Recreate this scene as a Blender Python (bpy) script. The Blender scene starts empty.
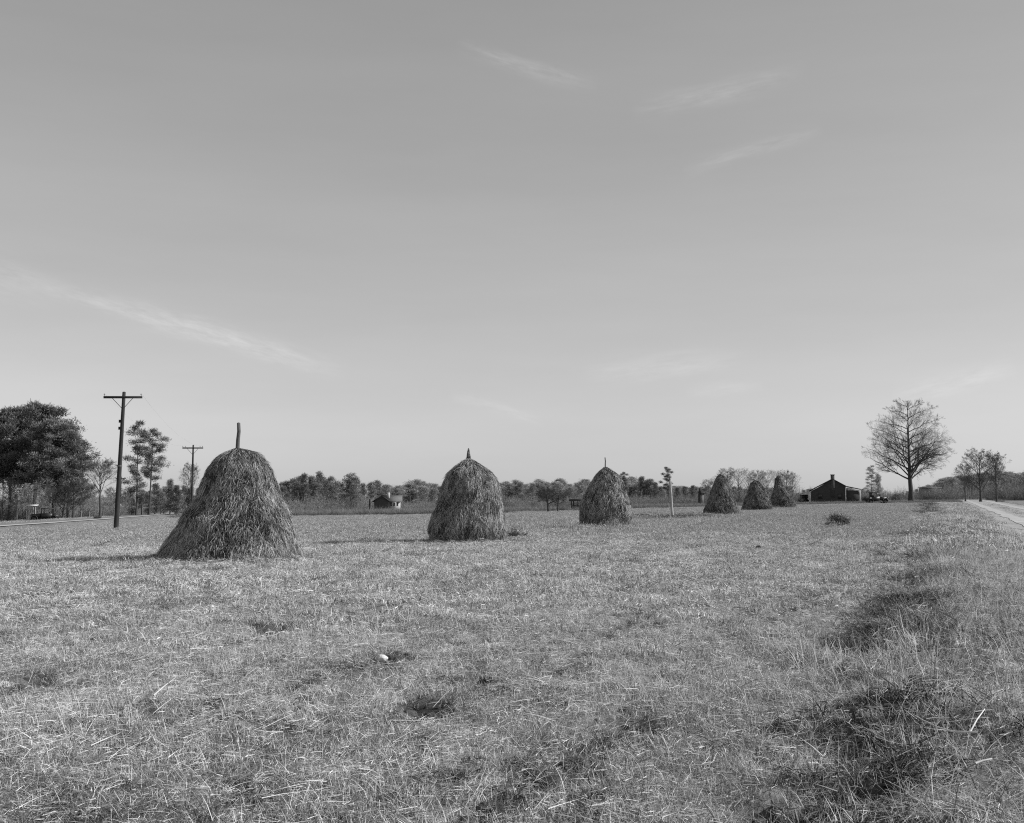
import bpy, bmesh, math, random
import numpy as np
from mathutils import Vector, Matrix

R = math.radians
SC = bpy.context.scene
COL = SC.collection
W_PX, H_PX, F_PX, HOR = 1024, 823, 1150.0, 494.0
CAM_Z = 1.7
PITCH = math.atan((HOR - H_PX / 2) / F_PX)
SUN_EL, SUN_AZ = R(29), R(91)      # sun stands nearly square to the right of the view

# ------------------------------------------------------------------ noise and terrain
def _hash(ix, iy, seed):
    h = (ix.astype(np.int64) * 374761393 + iy.astype(np.int64) * 668265263 + seed * 974634541) & 0xffffffff
    h = ((h ^ (h >> 13)) * 1274126177) & 0xffffffff
    h = (h ^ (h >> 16)) & 0xffffffff
    return h / 4294967295.0

def vnoise(x, y, seed=0):
    x = np.asarray(x, float); y = np.asarray(y, float)
    ix = np.floor(x); iy = np.floor(y)
    fx = x - ix; fy = y - iy
    fx = fx * fx * (3 - 2 * fx); fy = fy * fy * (3 - 2 * fy)
    a = _hash(ix, iy, seed); b = _hash(ix + 1, iy, seed)
    c = _hash(ix, iy + 1, seed); d = _hash(ix + 1, iy + 1, seed)
    return (a * (1 - fx) + b * fx) * (1 - fy) + (c * (1 - fx) + d * fx) * fy

def fbm(x, y, seed=0, oct=4):
    s = 0; a = .5; t = 0
    for o in range(oct):
        s = s + a * vnoise(x * 2 ** o, y * 2 ** o, seed + o * 17); t += a; a *= .5
    return s / t

def sstep(a, b, v):
    t = np.clip((v - a) / (b - a), 0, 1)
    return t * t * (3 - 2 * t)

def strip_u(x, y):                 # signed distance from the rough bank at the edge of the field
    y = np.asarray(y, float); o = 0 * y
    wob = (vnoise(y * .35, o, 5) - .5) * 1.1 + (vnoise(y * 1.1 + x * .6, o + x, 6) - .5) * .9
    return x - .38 * y + .42 + .0165 * y + wob

def pits(x, y):                    # hollows between the tussocks, and broken furrows
    x = np.asarray(x, float); y = np.asarray(y, float)
    su = strip_u(x, y)
    v = .5 * vnoise(x * 1.5, y * 1.1, 43) + .5 * vnoise(x * 3.6, y * 2.9, 44)
    big = fbm(x * .16, y * .16, 45, 2)
    u = x - .38 * y; row = .5 * vnoise(u * 1.15, y * .05, 111) + .5 * vnoise(u * 2.6, y * .09, 112)
    th = .695 + .10 * (row - .5) - .10 * (big - .5) - .15 * np.exp(-(su / .55) ** 2) - .06 * sstep(.2, .6, su)
    fur = 0
    for k, u0 in enumerate((-2.4, -4.15, -5.9, -8.4, -11.2, -14.5)):
        w = u0 + (vnoise(y * .5, 0 * y + k, 47) - .5) * .35
        fur = fur + np.exp(-((u - w) / .24) ** 2) * sstep(.36, .56, vnoise(y * .42, 0 * y + 3.3 * k, 48))
    return np.maximum(sstep(th, th + .09, v), .55 * np.clip(fur, 0, 1))

def ground(x, y):
    x = np.asarray(x, float); y = np.asarray(y, float)
    l = -(x - .38 * y + 19.0) / 6.0
    left = 6.0 * np.where(l > 30, l, np.log1p(np.exp(np.minimum(l, 30))))
    z = -10 * (1 - np.exp(-.024 * left / 10))
    su = strip_u(x, y); u = x - .38 * y
    near = np.exp(-np.clip(y, 0, None) / 90.0)
    inroad = sstep(1.2, 2.0, u)
    z = z + .15 * sstep(-.45, .55, su) * (1 - inroad) * np.clip(near * 1.4, 0, 1)
    rd = np.abs(x + 45.3 + .2143 * (y - 102)); lroad = 1 - sstep(2.0, 8.0, rd)
    z = z + .42 * (1 - sstep(3.4, 9.0, rd))          # the left road runs on a low bank
    b = (fbm(x * .45, y * .45, 11) - .5) * .14 + (fbm(x * 1.9, y * 1.9, 21, 3) - .5) * .15
    b = b - .15 * pits(x, y)
    sm = np.exp(-(su / .8) ** 2)
    b = b + sm * (fbm(x * 2.0, y * 1.6, 31, 3) - .5) * .34
    return z + b * near * (1 - inroad) * (1 - lroad)

def gz(x, y):
    return float(ground(np.array([x]), np.array([y]))[0])

def ray(px, py):
    a = (px - W_PX / 2) / F_PX; v = (H_PX / 2 - py) / F_PX
    return a, math.cos(PITCH) - v * math.sin(PITCH), math.sin(PITCH) + v * math.cos(PITCH)

def at(px, py, d):                 # the point of the view ray at depth d
    a, y, z = ray(px, py); t = d / y
    return Vector((a * t, d, CAM_Z + z * t))

def hit(px, py):                   # the place on the ground
    lo = 3.0
    a, y, z = ray(px, py)
    d = 3.0
    while d < 3000:
        t = d / y
        if CAM_Z + z * t < gz(a * t, d): break
        lo = d; d *= 1.02
    hi = d
    for _ in range(20):
        m = (lo + hi) / 2; t = m / y
        if CAM_Z + z * t < gz(a * t, m): hi = m
        else: lo = m
    t = hi / y
    return Vector((a * t, hi, gz(a * t, hi)))

def spot(px, d):                   # the ground at depth d under that column
    x = (px - W_PX / 2) / F_PX * d / math.cos(PITCH)
    return Vector((x, d, gz(x, d)))

# ------------------------------------------------------------------ materials (all neutral greys: a black and white photograph)
def g(v): return (v, v, v, 1)

def mat(name, dark, light, scale=3.0, rough=.9, bump=0, detail=6, attr=None, trans=0, stretch=None, rnd=0, bscale=None, spec=.15):
    m = bpy.data.materials.new(name); m.use_nodes = True
    nt = m.node_tree; nt.nodes.clear(); N = nt.nodes.new; L = nt.links.new
    out = N('ShaderNodeOutputMaterial')
    tc = N('ShaderNodeTexCoord'); vec = tc.outputs['Object']
    if stretch:
        mp = N('ShaderNodeMapping'); mp.inputs['Scale'].default_value = stretch
        L(vec, mp.inputs['Vector']); vec = mp.outputs['Vector']
    nz = N('ShaderNodeTexNoise'); nz.inputs['Scale'].default_value = scale; nz.inputs['Detail'].default_value = detail
    nz.inputs['Roughness'].default_value = .65
    L(vec, nz.inputs['Vector'])
    fac = nz.outputs['Fac']
    if attr:
        at_ = N('ShaderNodeAttribute'); at_.attribute_name = attr
        mx = N('ShaderNodeMath'); mx.operation = 'MULTIPLY_ADD'
        L(fac, mx.inputs[0]); mx.inputs[1].default_value = .5
        s = N('ShaderNodeMath'); s.operation = 'SUBTRACT'; L(at_.outputs['Fac'], s.inputs[0]); s.inputs[1].default_value = .25
        L(s.outputs[0], mx.inputs[2]); fac = mx.outputs[0]
    if rnd:
        oi = N('ShaderNodeObjectInfo')
        s = N('ShaderNodeMath'); s.operation = 'MULTIPLY_ADD'; L(oi.outputs['Random'], s.inputs[0]); s.inputs[1].default_value = rnd
        s.inputs[2].default_value = -rnd / 2
        a2 = N('ShaderNodeMath'); a2.operation = 'ADD'; L(fac, a2.inputs[0]); L(s.outputs[0], a2.inputs[1]); fac = a2.outputs[0]
    rp = N('ShaderNodeValToRGB'); rp.color_ramp.elements[0].position = .25; rp.color_ramp.elements[1].position = .75
    rp.color_ramp.elements[0].color = g(dark); rp.color_ramp.elements[1].color = g(light)
    L(fac, rp.inputs['Fac'])
    if trans:
        df = N('ShaderNodeBsdfDiffuse'); tr = N('ShaderNodeBsdfTranslucent'); mxs = N('ShaderNodeMixShader')
        L(rp.outputs['Color'], df.inputs['Color']); L(rp.outputs['Color'], tr.inputs['Color'])
        mxs.inputs['Fac'].default_value = trans
        L(df.outputs[0], mxs.inputs[1]); L(tr.outputs[0], mxs.inputs[2]); L(mxs.outputs[0], out.inputs['Surface'])
        return m
    bs = N('ShaderNodeBsdfPrincipled'); bs.inputs['Roughness'].default_value = rough
    bs.inputs['Specular IOR Level'].default_value = spec
    L(rp.outputs['Color'], bs.inputs['Base Color']); L(bs.outputs[0], out.inputs['Surface'])
    if bump:
        n2 = N('ShaderNodeTexNoise'); n2.inputs['Scale'].default_value = bscale or scale * 4; n2.inputs['Detail'].default_value = 5
        L(vec, n2.inputs['Vector'])
        bp = N('ShaderNodeBump'); bp.inputs['Strength'].default_value = bump; bp.inputs['Distance'].default_value = .05
        L(n2.outputs['Fac'], bp.inputs['Height']); L(bp.outputs[0], bs.inputs['Normal'])
    return m

M = {}
M['hay'] = mat('hay', .034, .58, 5, attr='shade', trans=.03)
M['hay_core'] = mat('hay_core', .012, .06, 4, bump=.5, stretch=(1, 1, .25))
M['wood'] = mat('weathered_wood', .05, .16, 3, bump=.5, stretch=(6, 6, .6))
M['pale_wood'] = mat('pale_wood', .22, .5, 3, bump=.4, stretch=(6, 6, .6))
M['creosote'] = mat('creosoted_wood', .022, .06, 3, bump=.4, stretch=(6, 6, .5))
M['bark'] = mat('bark', .035, .10, 4, bump=.6, stretch=(3, 3, .6))
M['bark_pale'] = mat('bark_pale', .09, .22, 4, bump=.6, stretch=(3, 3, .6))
M['twig'] = mat('twig', .06, .16, 1, attr='shade')
M['dark_twig'] = mat('dark_twig', .05, .14, 1, attr='shade')
M['twig_pale'] = mat('twig_pale', .34, .58, 1, attr='shade')  # twigs of the far grove, paled so their colour carries distance haze
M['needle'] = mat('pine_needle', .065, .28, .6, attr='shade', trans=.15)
M['needle_haze_tint'] = mat('pine_needle_haze_tint', .13, .36, .6, attr='shade', trans=.15)  # mid-distance needles lightened: thin haze painted into the colour
M['needle_haze_tint_far'] = mat('pine_needle_haze_tint_far', .26, .52, .6, attr='shade', trans=.15)  # farthest needles lighter still, thicker haze put into their colour
M['brush'] = mat('dry_brush', .12, .32, .8, attr='shade', rnd=.3)
M['leaf_dark'] = mat('dark_leaf', .03, .13, 2, attr='shade', trans=.1)
M['straw'] = mat('straw', .13, .88, 2, attr='shade', trans=.22, rnd=.35)
M['straw_far'] = mat('far_straw', .23, .60, 2, attr='shade', trans=.22, rnd=.25)
M['straw_low'] = mat('verge_grass', .12, .84, 2, attr='shade', trans=.22, rnd=.45)
M['weed'] = mat('dry_weed', .12, .36, 1, attr='shade', trans=.2, rnd=.3)
M['soil_tuft'] = mat('dark_tuft', .045, .24, 3, attr='shade', rnd=.2)
M['rough'] = mat('rough_weed', .03, .46, 2, attr='shade', trans=.1, rnd=.4)
M['earth'] = mat('dark_earth', .03, .14, 3, bump=.6, rnd=.2, bscale=9)
M['bright_straw'] = mat('bright_straw', .4, .8, 6, trans=.1)
M['dark_board'] = mat('dark_board', .035, .085, 2, bump=.4, stretch=(.6, 6, 6))
M['tin_roof'] = mat('tin_roof', .035, .08, 2, rough=.95, bump=.2, spec=0)
M['shingle'] = mat('grey_shingle', .10, .2, 5, bump=.4)
M['whitewash'] = mat('whitewash', .36, .55, 4)
M['grey_board'] = mat('grey_board', .12, .24, 2, bump=.3, stretch=(6, 6, .6))
M['brick'] = mat('sooty_brick', .045, .10, 12, bump=.5)
M['car_paint'] = mat('dusty_black_paint', .018, .04, 4, rough=.45, spec=.4)
M['rubber'] = mat('rubber', .015, .03, 8)
M['rim'] = mat('painted_rim', .1, .2, 8)
M['chrome'] = mat('dull_metal', .08, .16, 5, rough=.4, spec=.5)
M['glass_dark'] = mat('dusky_glass', .02, .05, 2, rough=.25, spec=.5)
M['canvas'] = mat('dark_canvas', .03, .07, 6)
M['white_paint'] = mat('white_paint', .6, .8, 6)
M['porcelain'] = mat('insulator_glass', .2, .4, 10, rough=.3, spec=.5)
M['stone'] = mat('pale_stone', .5, .8, 20, bump=.4)
M['rut'] = mat('worn_track', .30, .58, .6, bump=.3, bscale=6)
M['road'] = mat('sandy_road', .20, .52, .9, bump=.3, bscale=6)
M['lroad'] = mat('grey_road', .16, .27, .5, bump=.2)
M['shoulder'] = mat('pale_shoulder', .42, .62, .8)  # pale strip along the near edge of the left road

def ground_material():
    m = bpy.data.materials.new('field_ground'); m.use_nodes = True
    nt = m.node_tree; nt.nodes.clear(); N = nt.nodes.new; L = nt.links.new
    out = N('ShaderNodeOutputMaterial'); bs = N('ShaderNodeBsdfPrincipled')
    bs.inputs['Roughness'].default_value = .95; bs.inputs['Specular IOR Level'].default_value = .05
    tc = N('ShaderNodeTexCoord')
    def noise(scale, det=5, rough=.6):
        n = N('ShaderNodeTexNoise'); n.inputs['Scale'].default_value = scale; n.inputs['Detail'].default_value = det
        n.inputs['Roughness'].default_value = rough
        L(tc.outputs['Object'], n.inputs['Vector']); return n.outputs['Fac']
    def ramp(f, p0, c0, p1, c1):
        r = N('ShaderNodeValToRGB'); r.color_ramp.elements[0].position = p0; r.color_ramp.elements[1].position = p1
        r.color_ramp.elements[0].color = g(c0); r.color_ramp.elements[1].color = g(c1); L(f, r.inputs['Fac']); return r.outputs['Color']
    def mul(a, b):
        x = N('ShaderNodeMix'); x.data_type = 'RGBA'; x.blend_type = 'MULTIPLY'; x.inputs[0].default_value = 1
        L(a, x.inputs[6]); L(b, x.inputs[7]); return x.outputs[2]
    fine = ramp(noise(9, 8, .75), .3, .14, .72, .52)
    mid = ramp(noise(.8, 5), .32, .62, .62, 1.0)
    big = ramp(noise(.09, 4), .35, .8, .65, 1.0)
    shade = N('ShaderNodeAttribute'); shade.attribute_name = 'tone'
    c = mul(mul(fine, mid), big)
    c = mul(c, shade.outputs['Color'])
    L(c, bs.inputs['Base Color']); L(bs.outputs[0], out.inputs['Surface'])
    bp = N('ShaderNodeBump'); bp.inputs['Strength'].default_value = .8; bp.inputs['Distance'].default_value = .08
    L(noise(7, 8, .75), bp.inputs['Height']); L(bp.outputs[0], bs.inputs['Normal'])
    return m

# ------------------------------------------------------------------ mesh helpers
def np_mesh(name, verts, quads, shade=None, smooth=False):
    verts = np.asarray(verts, np.float32).reshape(-1, 3); quads = np.asarray(quads, np.int32).reshape(-1, 4)
    me = bpy.data.meshes.new(name)
    me.vertices.add(len(verts)); me.vertices.foreach_set('co', verts.ravel())
    me.loops.add(quads.size); me.loops.foreach_set('vertex_index', quads.ravel())
    me.polygons.add(len(quads)); me.polygons.foreach_set('loop_start', np.arange(0, quads.size, 4, dtype=np.int32))
    if smooth: me.polygons.foreach_set('use_smooth', np.ones(len(quads), bool))
    if shade is not None:
        a = me.attributes.new('shade', 'FLOAT', 'POINT'); a.data.foreach_set('value', np.asarray(shade, np.float32))
    me.update(calc_edges=True)
    return me

class Geo:                         # gathers quads
    def __init__(s): s.v = []; s.q = []; s.s = []; s.n = 0
    def add(s, v, q, sh=.5):
        v = np.asarray(v, float).reshape(-1, 3); q = np.asarray(q, int).reshape(-1, 4)
        s.v.append(v); s.q.append(q + s.n); s.n += len(v)
        s.s.append(np.full(len(v), sh) if np.isscalar(sh) else np.asarray(sh, float))
    def mesh(s, name, smooth=False):
        return np_mesh(name, np.concatenate(s.v), np.concatenate(s.q), np.concatenate(s.s), smooth)

def norm(a): return a / np.maximum(np.linalg.norm(a, axis=-1, keepdims=True), 1e-9)

def blades(G, B, D, L, Wd, bend, rng, shade):
    """thin tapered two-segment strips from points B along D, bowed by the vectors bend"""
    n = len(B)
    S = norm(np.cross(D, norm(rng.normal(size=(n, 3)))))
    L = np.asarray(L).reshape(-1, 1) * np.ones((n, 1)); Wd = np.asarray(Wd).reshape(-1, 1) * np.ones((n, 1)) / 2
    mid = B + D * L * .55 + bend * .3; tip = B + D * L + bend
    v = np.stack([B - S * Wd, B + S * Wd, mid - S * Wd * .75, mid + S * Wd * .75, tip - S * Wd * .15, tip + S * Wd * .15], 1).reshape(-1, 3)
    i = (np.arange(n) * 6)[:, None]
    q = np.concatenate([i + np.array([[0, 1, 3, 2]]), i + np.array([[2, 3, 5, 4]])], 0)
    G.add(v, q, np.repeat(np.asarray(shade) * np.ones(n), 6))

def tube(G, pts, rad, k=6, shade=.5, cap=True):
    pts = np.asarray(pts, float); n = len(pts)
    t = norm(np.gradient(pts, axis=0))
    ref = np.array([0, 0, 1.0]) if abs(t[0][2]) < .9 else np.array([1.0, 0, 0])
    a = norm(np.cross(t, ref)); b = np.cross(t, a)
    ang = np.arange(k) * 2 * math.pi / k
    v = pts[:, None] + (a[:, None] * np.cos(ang)[None, :, None] + b[:, None] * np.sin(ang)[None, :, None]) * np.asarray(rad, float)[:, None, None]
    v = v.reshape(-1, 3); q = []
    for i in range(n - 1):
        for j in range(k):
            q.append((i * k + j, i * k + (j + 1) % k, (i + 1) * k + (j + 1) % k, (i + 1) * k + j))
    if cap:
        v = np.concatenate([v, pts[-1:] + t[-1:] * rad[-1] * .3]); c = n * k
        for j in range(0, k, 2):
            q.append(((n - 1) * k + j, (n - 1) * k + (j + 1) % k, (n - 1) * k + (j + 2) % k, c))
    G.add(v, q, shade)

def box(G, lo, hi, shade=.5):
    x0, y0, z0 = lo; x1, y1, z1 = hi
    v = [(x0, y0, z0), (x1, y0, z0), (x1, y1, z0), (x0, y1, z0), (x0, y0, z1), (x1, y0, z1), (x1, y1, z1), (x0, y1, z1)]
    q = [(0, 3, 2, 1), (4, 5, 6, 7), (0, 1, 5, 4), (1, 2, 6, 5), (2, 3, 7, 6), (3, 0, 4, 7)]
    G.add(v, q, shade)

def prism(G, poly, axis, a, b, shade=.5):
    """poly: four-cornered outline in the two other axes, pushed along axis from a to b"""
    def p(c, w):
        return (w, c[0], c[1]) if axis == 'x' else (c[0], w, c[1]) if axis == 'y' else (c[0], c[1], w)
    n = len(poly); v = [p(c, a) for c in poly] + [p(c, b) for c in poly]
    q = [(i, (i + 1) % n, n + (i + 1) % n, n + i) for i in range(n)]
    if n == 4: q += [(3, 2, 1, 0), (4, 5, 6, 7)]
    else:
        for i in range(1, n - 2, 2):
            q += [(0, i, i + 1, i + 2), (n, n + i + 2, n + i + 1, n + i)]
        if n % 2 == 1: q += [(0, n - 2, n - 1, n - 1)][:0]
    G.add(v, q, shade)

def link(name, me, m, parent=None, loc=(0, 0, 0)):
    o = bpy.data.objects.new(name, me); COL.objects.link(o); o.location = loc
    if m is not None and me is not None and not me.materials: me.materials.append(m)
    if parent: o.parent = parent
    return o

def tag(o, label=None, cat=None, group=None, kind=None):
    if label: o['label'] = label
    if cat: o['category'] = cat
    if group: o['group'] = group
    if kind: o['kind'] = kind
    return o

def thing(name, label, cat, loc=(0, 0, 0), rz=0, group=None, scale=None):
    o = bpy.data.objects.new(name, None); COL.objects.link(o)
    o.empty_display_size = .3
    o.location = loc; o.rotation_euler.z = rz
    if scale is not None: o.scale = scale if hasattr(scale, '__len__') else (scale,) * 3
    return tag(o, label, cat, group)

def part(name, G, m, parent, smooth=False):
    return link(name, G.mesh(name, smooth), m, parent)

# ------------------------------------------------------------------ terrain
def build_ground():
    nx, ny = 780, 800
    sx = np.linspace(-math.asinh(2600 / 5.0), math.asinh(2600 / 5.0), nx); X = 3 + 5.0 * np.sinh(sx)
    sy = np.linspace(-math.asinh(90 / 7.0), math.asinh(4200 / 7.0), ny); Y = 11 + 7.0 * np.sinh(sy)
    # keep the fine middle of the sheet along the rough bank, which runs off to the right
    xx, yy = np.meshgrid(X, Y)
    xx = xx + .38 * np.clip(yy, 0, 250)
    zz = ground(xx, yy)
    v = np.stack([xx, yy, zz], -1).reshape(-1, 3)
    i = np.arange((ny - 1) * nx).reshape(ny - 1, nx)[:, :-1].ravel()
    q = np.stack([i, i + 1, i + nx + 1, i + nx], 1)
    me = np_mesh('ground', v, q, None, True)
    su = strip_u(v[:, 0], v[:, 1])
    tone = 1 - .25 * np.exp(-(su / .4) ** 2) - .7 * pits(v[:, 0], v[:, 1])  # hollows and bank edge darkened: bare soil, plus their shade painted in
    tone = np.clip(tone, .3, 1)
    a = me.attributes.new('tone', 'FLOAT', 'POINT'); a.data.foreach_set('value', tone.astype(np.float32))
    o = link('ground', me, ground_material()); tag(o, kind='structure')

def ribbon(name, line, m, lift):
    v = []; q = []
    for i, (a, b) in enumerate(line):
        for k in range(5):
            t = k / 4; x = a[0] * (1 - t) + b[0] * t; y = a[1] * (1 - t) + b[1] * t
            v.append((x, y, gz(x, y) + lift))
        if i:
            for k in range(4): q.append(((i - 1) * 5 + k, (i - 1) * 5 + k + 1, i * 5 + k + 1, i * 5 + k))
    o = link(name, np_mesh(name, v, q, None, True), m); tag(o, kind='structure')

def wig(y, s): return (float(vnoise(np.array([y * .12]), np.array([0.]), int(s))[0]) - .5) * 1.1

def build_roads():
    ys = [-20 + 1.5 * i for i in range(100)] + [130 + 6 * i for i in range(36)]
    ribbon('dirt_road', [((.38 * y + 2.3 + wig(y, 3), y), (.38 * y + 10.4, y)) for y in ys], M['road'], .035)
    for c in (4.4, 8.2): ribbon('road_track', [((.38 * y + c - .55 + wig(y * 2, 5 + c) * .35, y), (.38 * y + c + .55 + wig(y * 2, 6 + c) * .35, y)) for y in ys], M['rut'], .055)
    ys = [-40 + 5 * i for i in range(120)]
    e = lambda y: -42 - .2143 * (y - 102)
    ribbon('road', [((e(y) - 6.5, y), (e(y) - 1.3, y)) for y in ys], M['lroad'], .035)
    ribbon('road_shoulder', [((e(y) - 1.3, y), (e(y) + .2 + wig(y * 3, 8) * .3, y)) for y in ys], M['shoulder'], .05)

# ------------------------------------------------------------------ grass (scattered stuff)
PROTO = bpy.data.collections.new('grass_prototypes')      # never linked to the scene

def proto_set(name, makers):
    c = bpy.data.collections.new(name)
    for i, (me, m) in enumerate(makers):
        o = bpy.data.objects.new(f'{name}_{i:02d}', me); me.materials.append(m); c.objects.link(o)
    return c

def tuft(rng, n, rad, h0, h1, w, lean, flat=0., dark=0., clumps=0, spread=.05, curl=.35):
    """a patch of grass blades standing in loose clumps, some of them matted flat"""
    G = Geo()
    def disc(k):
        a = rng.uniform(0, 2 * math.pi, k); r = rad * np.sqrt(rng.uniform(0, 1, k)); return np.stack([r * np.cos(a), r * np.sin(a)], 1)
    B = np.zeros((n, 3)); az = rng.uniform(0, 2 * math.pi, n); hm = np.ones(n); cs = np.zeros(n)
    if clumps:
        c = disc(clumps); k = rng.integers(0, clumps, n); B[:, :2] = c[k] + rng.normal(0, spread, (n, 2))
        hm = rng.uniform(.55, 1.3, clumps)[k]; cs = rng.normal(0, .10, clumps)[k]
        caz = rng.uniform(0, 6.28, clumps)[k]; az = np.where(rng.uniform(0, 1, n) < .45, caz + rng.normal(0, .5, n), az)
    else: B[:, :2] = disc(n)
    B[:, 2] = -.015
    ln = rng.uniform(h0, h1, n) * rng.choice([.5, .8, 1, 1, 1.25], n) * hm
    tl = np.abs(rng.normal(0, lean, n))
    fl = rng.uniform(0, 1, n) < flat
    tl = np.where(fl, rng.uniform(1.15, 1.55, n), np.clip(tl, 0, 1.4))
    D = np.stack([np.sin(tl) * np.cos(az), np.sin(tl) * np.sin(az), np.cos(tl)], 1)
    bend = np.stack([np.cos(az), np.sin(az), -rng.uniform(.2, .9, n)], 1) * (ln * rng.uniform(0, curl, n))[:, None] + rng.normal(0, .12, (n, 3)) * ln[:, None]
    bend[fl] *= np.array([1, 1, .15])
    B[fl, 2] = rng.uniform(.005, .06, fl.sum())
    sh = np.clip(rng.normal(.46 - dark, .25, n) + cs + (rng.uniform(0, 1, n) < .10) * .4, 0, 1)
    blades(G, B, D, ln, w * rng.uniform(.6, 1.3, n), bend, rng, sh)
    return G.mesh('tuft')

def scatter(name, pts, rot, scl, pick, coll, label=None, cat=None):
    me = bpy.data.meshes.new(name + '_points'); n = len(pts)
    me.vertices.add(n); me.vertices.foreach_set('co', np.asarray(pts, np.float32).ravel())
    a = me.attributes.new('rot', 'FLOAT_VECTOR', 'POINT'); a.data.foreach_set('vector', np.asarray(rot, np.float32).ravel())
    a = me.attributes.new('scl', 'FLOAT_VECTOR', 'POINT'); a.data.foreach_set('vector', np.asarray(scl, np.float32).ravel())
    a = me.attributes.new('pick', 'INT', 'POINT'); a.data.foreach_set('value', np.asarray(pick, np.int32))
    o = link(name, me, None)
    ng = bpy.data.node_groups.new(name, 'GeometryNodeTree')
    ng.interface.new_socket('Geometry', in_out='INPUT', socket_type='NodeSocketGeometry')
    ng.interface.new_socket('Geometry', in_out='OUTPUT', socket_type='NodeSocketGeometry')
    N = ng.nodes.new; L = ng.links.new
    gi = N('NodeGroupInput'); go = N('NodeGroupOutput'); ip = N('GeometryNodeInstanceOnPoints'); ci = N('GeometryNodeCollectionInfo')
    ci.inputs['Collection'].default_value = coll; ci.inputs['Separate Children'].default_value = True; ci.inputs['Reset Children'].default_value = True
    def named(nm, t):
        x = N('GeometryNodeInputNamedAttribute'); x.data_type = t; x.inputs['Name'].default_value = nm
        return [s for s in x.outputs if s.enabled and s.name == 'Attribute'][0]
    ip.inputs['Pick Instance'].default_value = True
    L(gi.outputs[0], ip.inputs['Points']); L(ci.outputs[0], ip.inputs['Instance'])
    L(named('pick', 'INT'), ip.inputs['Instance Index']); L(named('rot', 'FLOAT_VECTOR'), ip.inputs['Rotation'])
    L(named('scl', 'FLOAT_VECTOR'), ip.inputs['Scale']); L(ip.outputs[0], go.inputs[0])
    md = o.modifiers.new('scatter', 'NODES'); md.node_group = ng
    return tag(o, label, cat, kind='stuff')

def place_points(rng, x, y, k, smin, smax, tilt=.05, zs=None):
    n = len(x); z = ground(x, y); e = .12
    gx = (ground(x + e, y) - ground(x - e, y)) / (2 * e); gy = (ground(x, y + e) - ground(x, y - e)) / (2 * e)
    th = rng.uniform(0, 6.28, n); c, s_ = np.cos(th), np.sin(th)
    lx, ly = gx * c + gy * s_, -gx * s_ + gy * c
    rot = np.stack([np.arctan(ly) * .8 + rng.normal(0, tilt, n), -np.arctan(lx) * .8 + rng.normal(0, tilt, n), th], 1)
    s = rng.uniform(smin, smax, n)
    scl = np.stack([s, s, s * (zs if zs is not None else 1)], 1)
    return np.stack([x, y, z], 1), rot, scl, rng.integers(0, k, n)

def rows(x, y):                    # old drill rows run along the field
    u = x - .38 * y
    return .5 * vnoise(u * 1.15, y * .05, 111) + .5 * vnoise(u * 2.6, y * .09, 112)

def grid(rng, d0, d1, step, pad, side=.5):
    ys = np.arange(d0, d1, step); out = []
    for i, y in enumerate(ys):
        h = side * y + pad; xs = np.arange(-h, h, step) + (step / 2 if i % 2 else 0); out.append(np.stack([xs, np.full(len(xs), y)], 1))
    p = np.concatenate(out) + rng.uniform(-.45, .45, (sum(map(len, out)), 2)) * step
    return p[:, 0], p[:, 1]

def keepout(x, y):
    u = x - .38 * y
    ok = (u < 2.1) | (u > 10.6) | (y > 345)
    e = -42 - .2143 * (y - 102)
    ok &= ~((x > e - 6.6) & (x < e + 3.8))
    return ok

def far_edge(px_or_x, y=None): pass

EDGE_PX = [(-60, 519), (205, 518), (300, 516.3), (430, 515), (495, 514.5), (530, 511.5), (595, 511), (620, 509.5), (690, 507.5), (800, 505), (900, 503.2), (945, 502.4)]

def in_field(x, y):                # nearer than the weedy far edge of the field
    px = W_PX / 2 + x / y * F_PX * math.cos(PITCH)
    e = np.interp(px, EDGE_X, EDGE_D)
    return y < e

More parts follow.
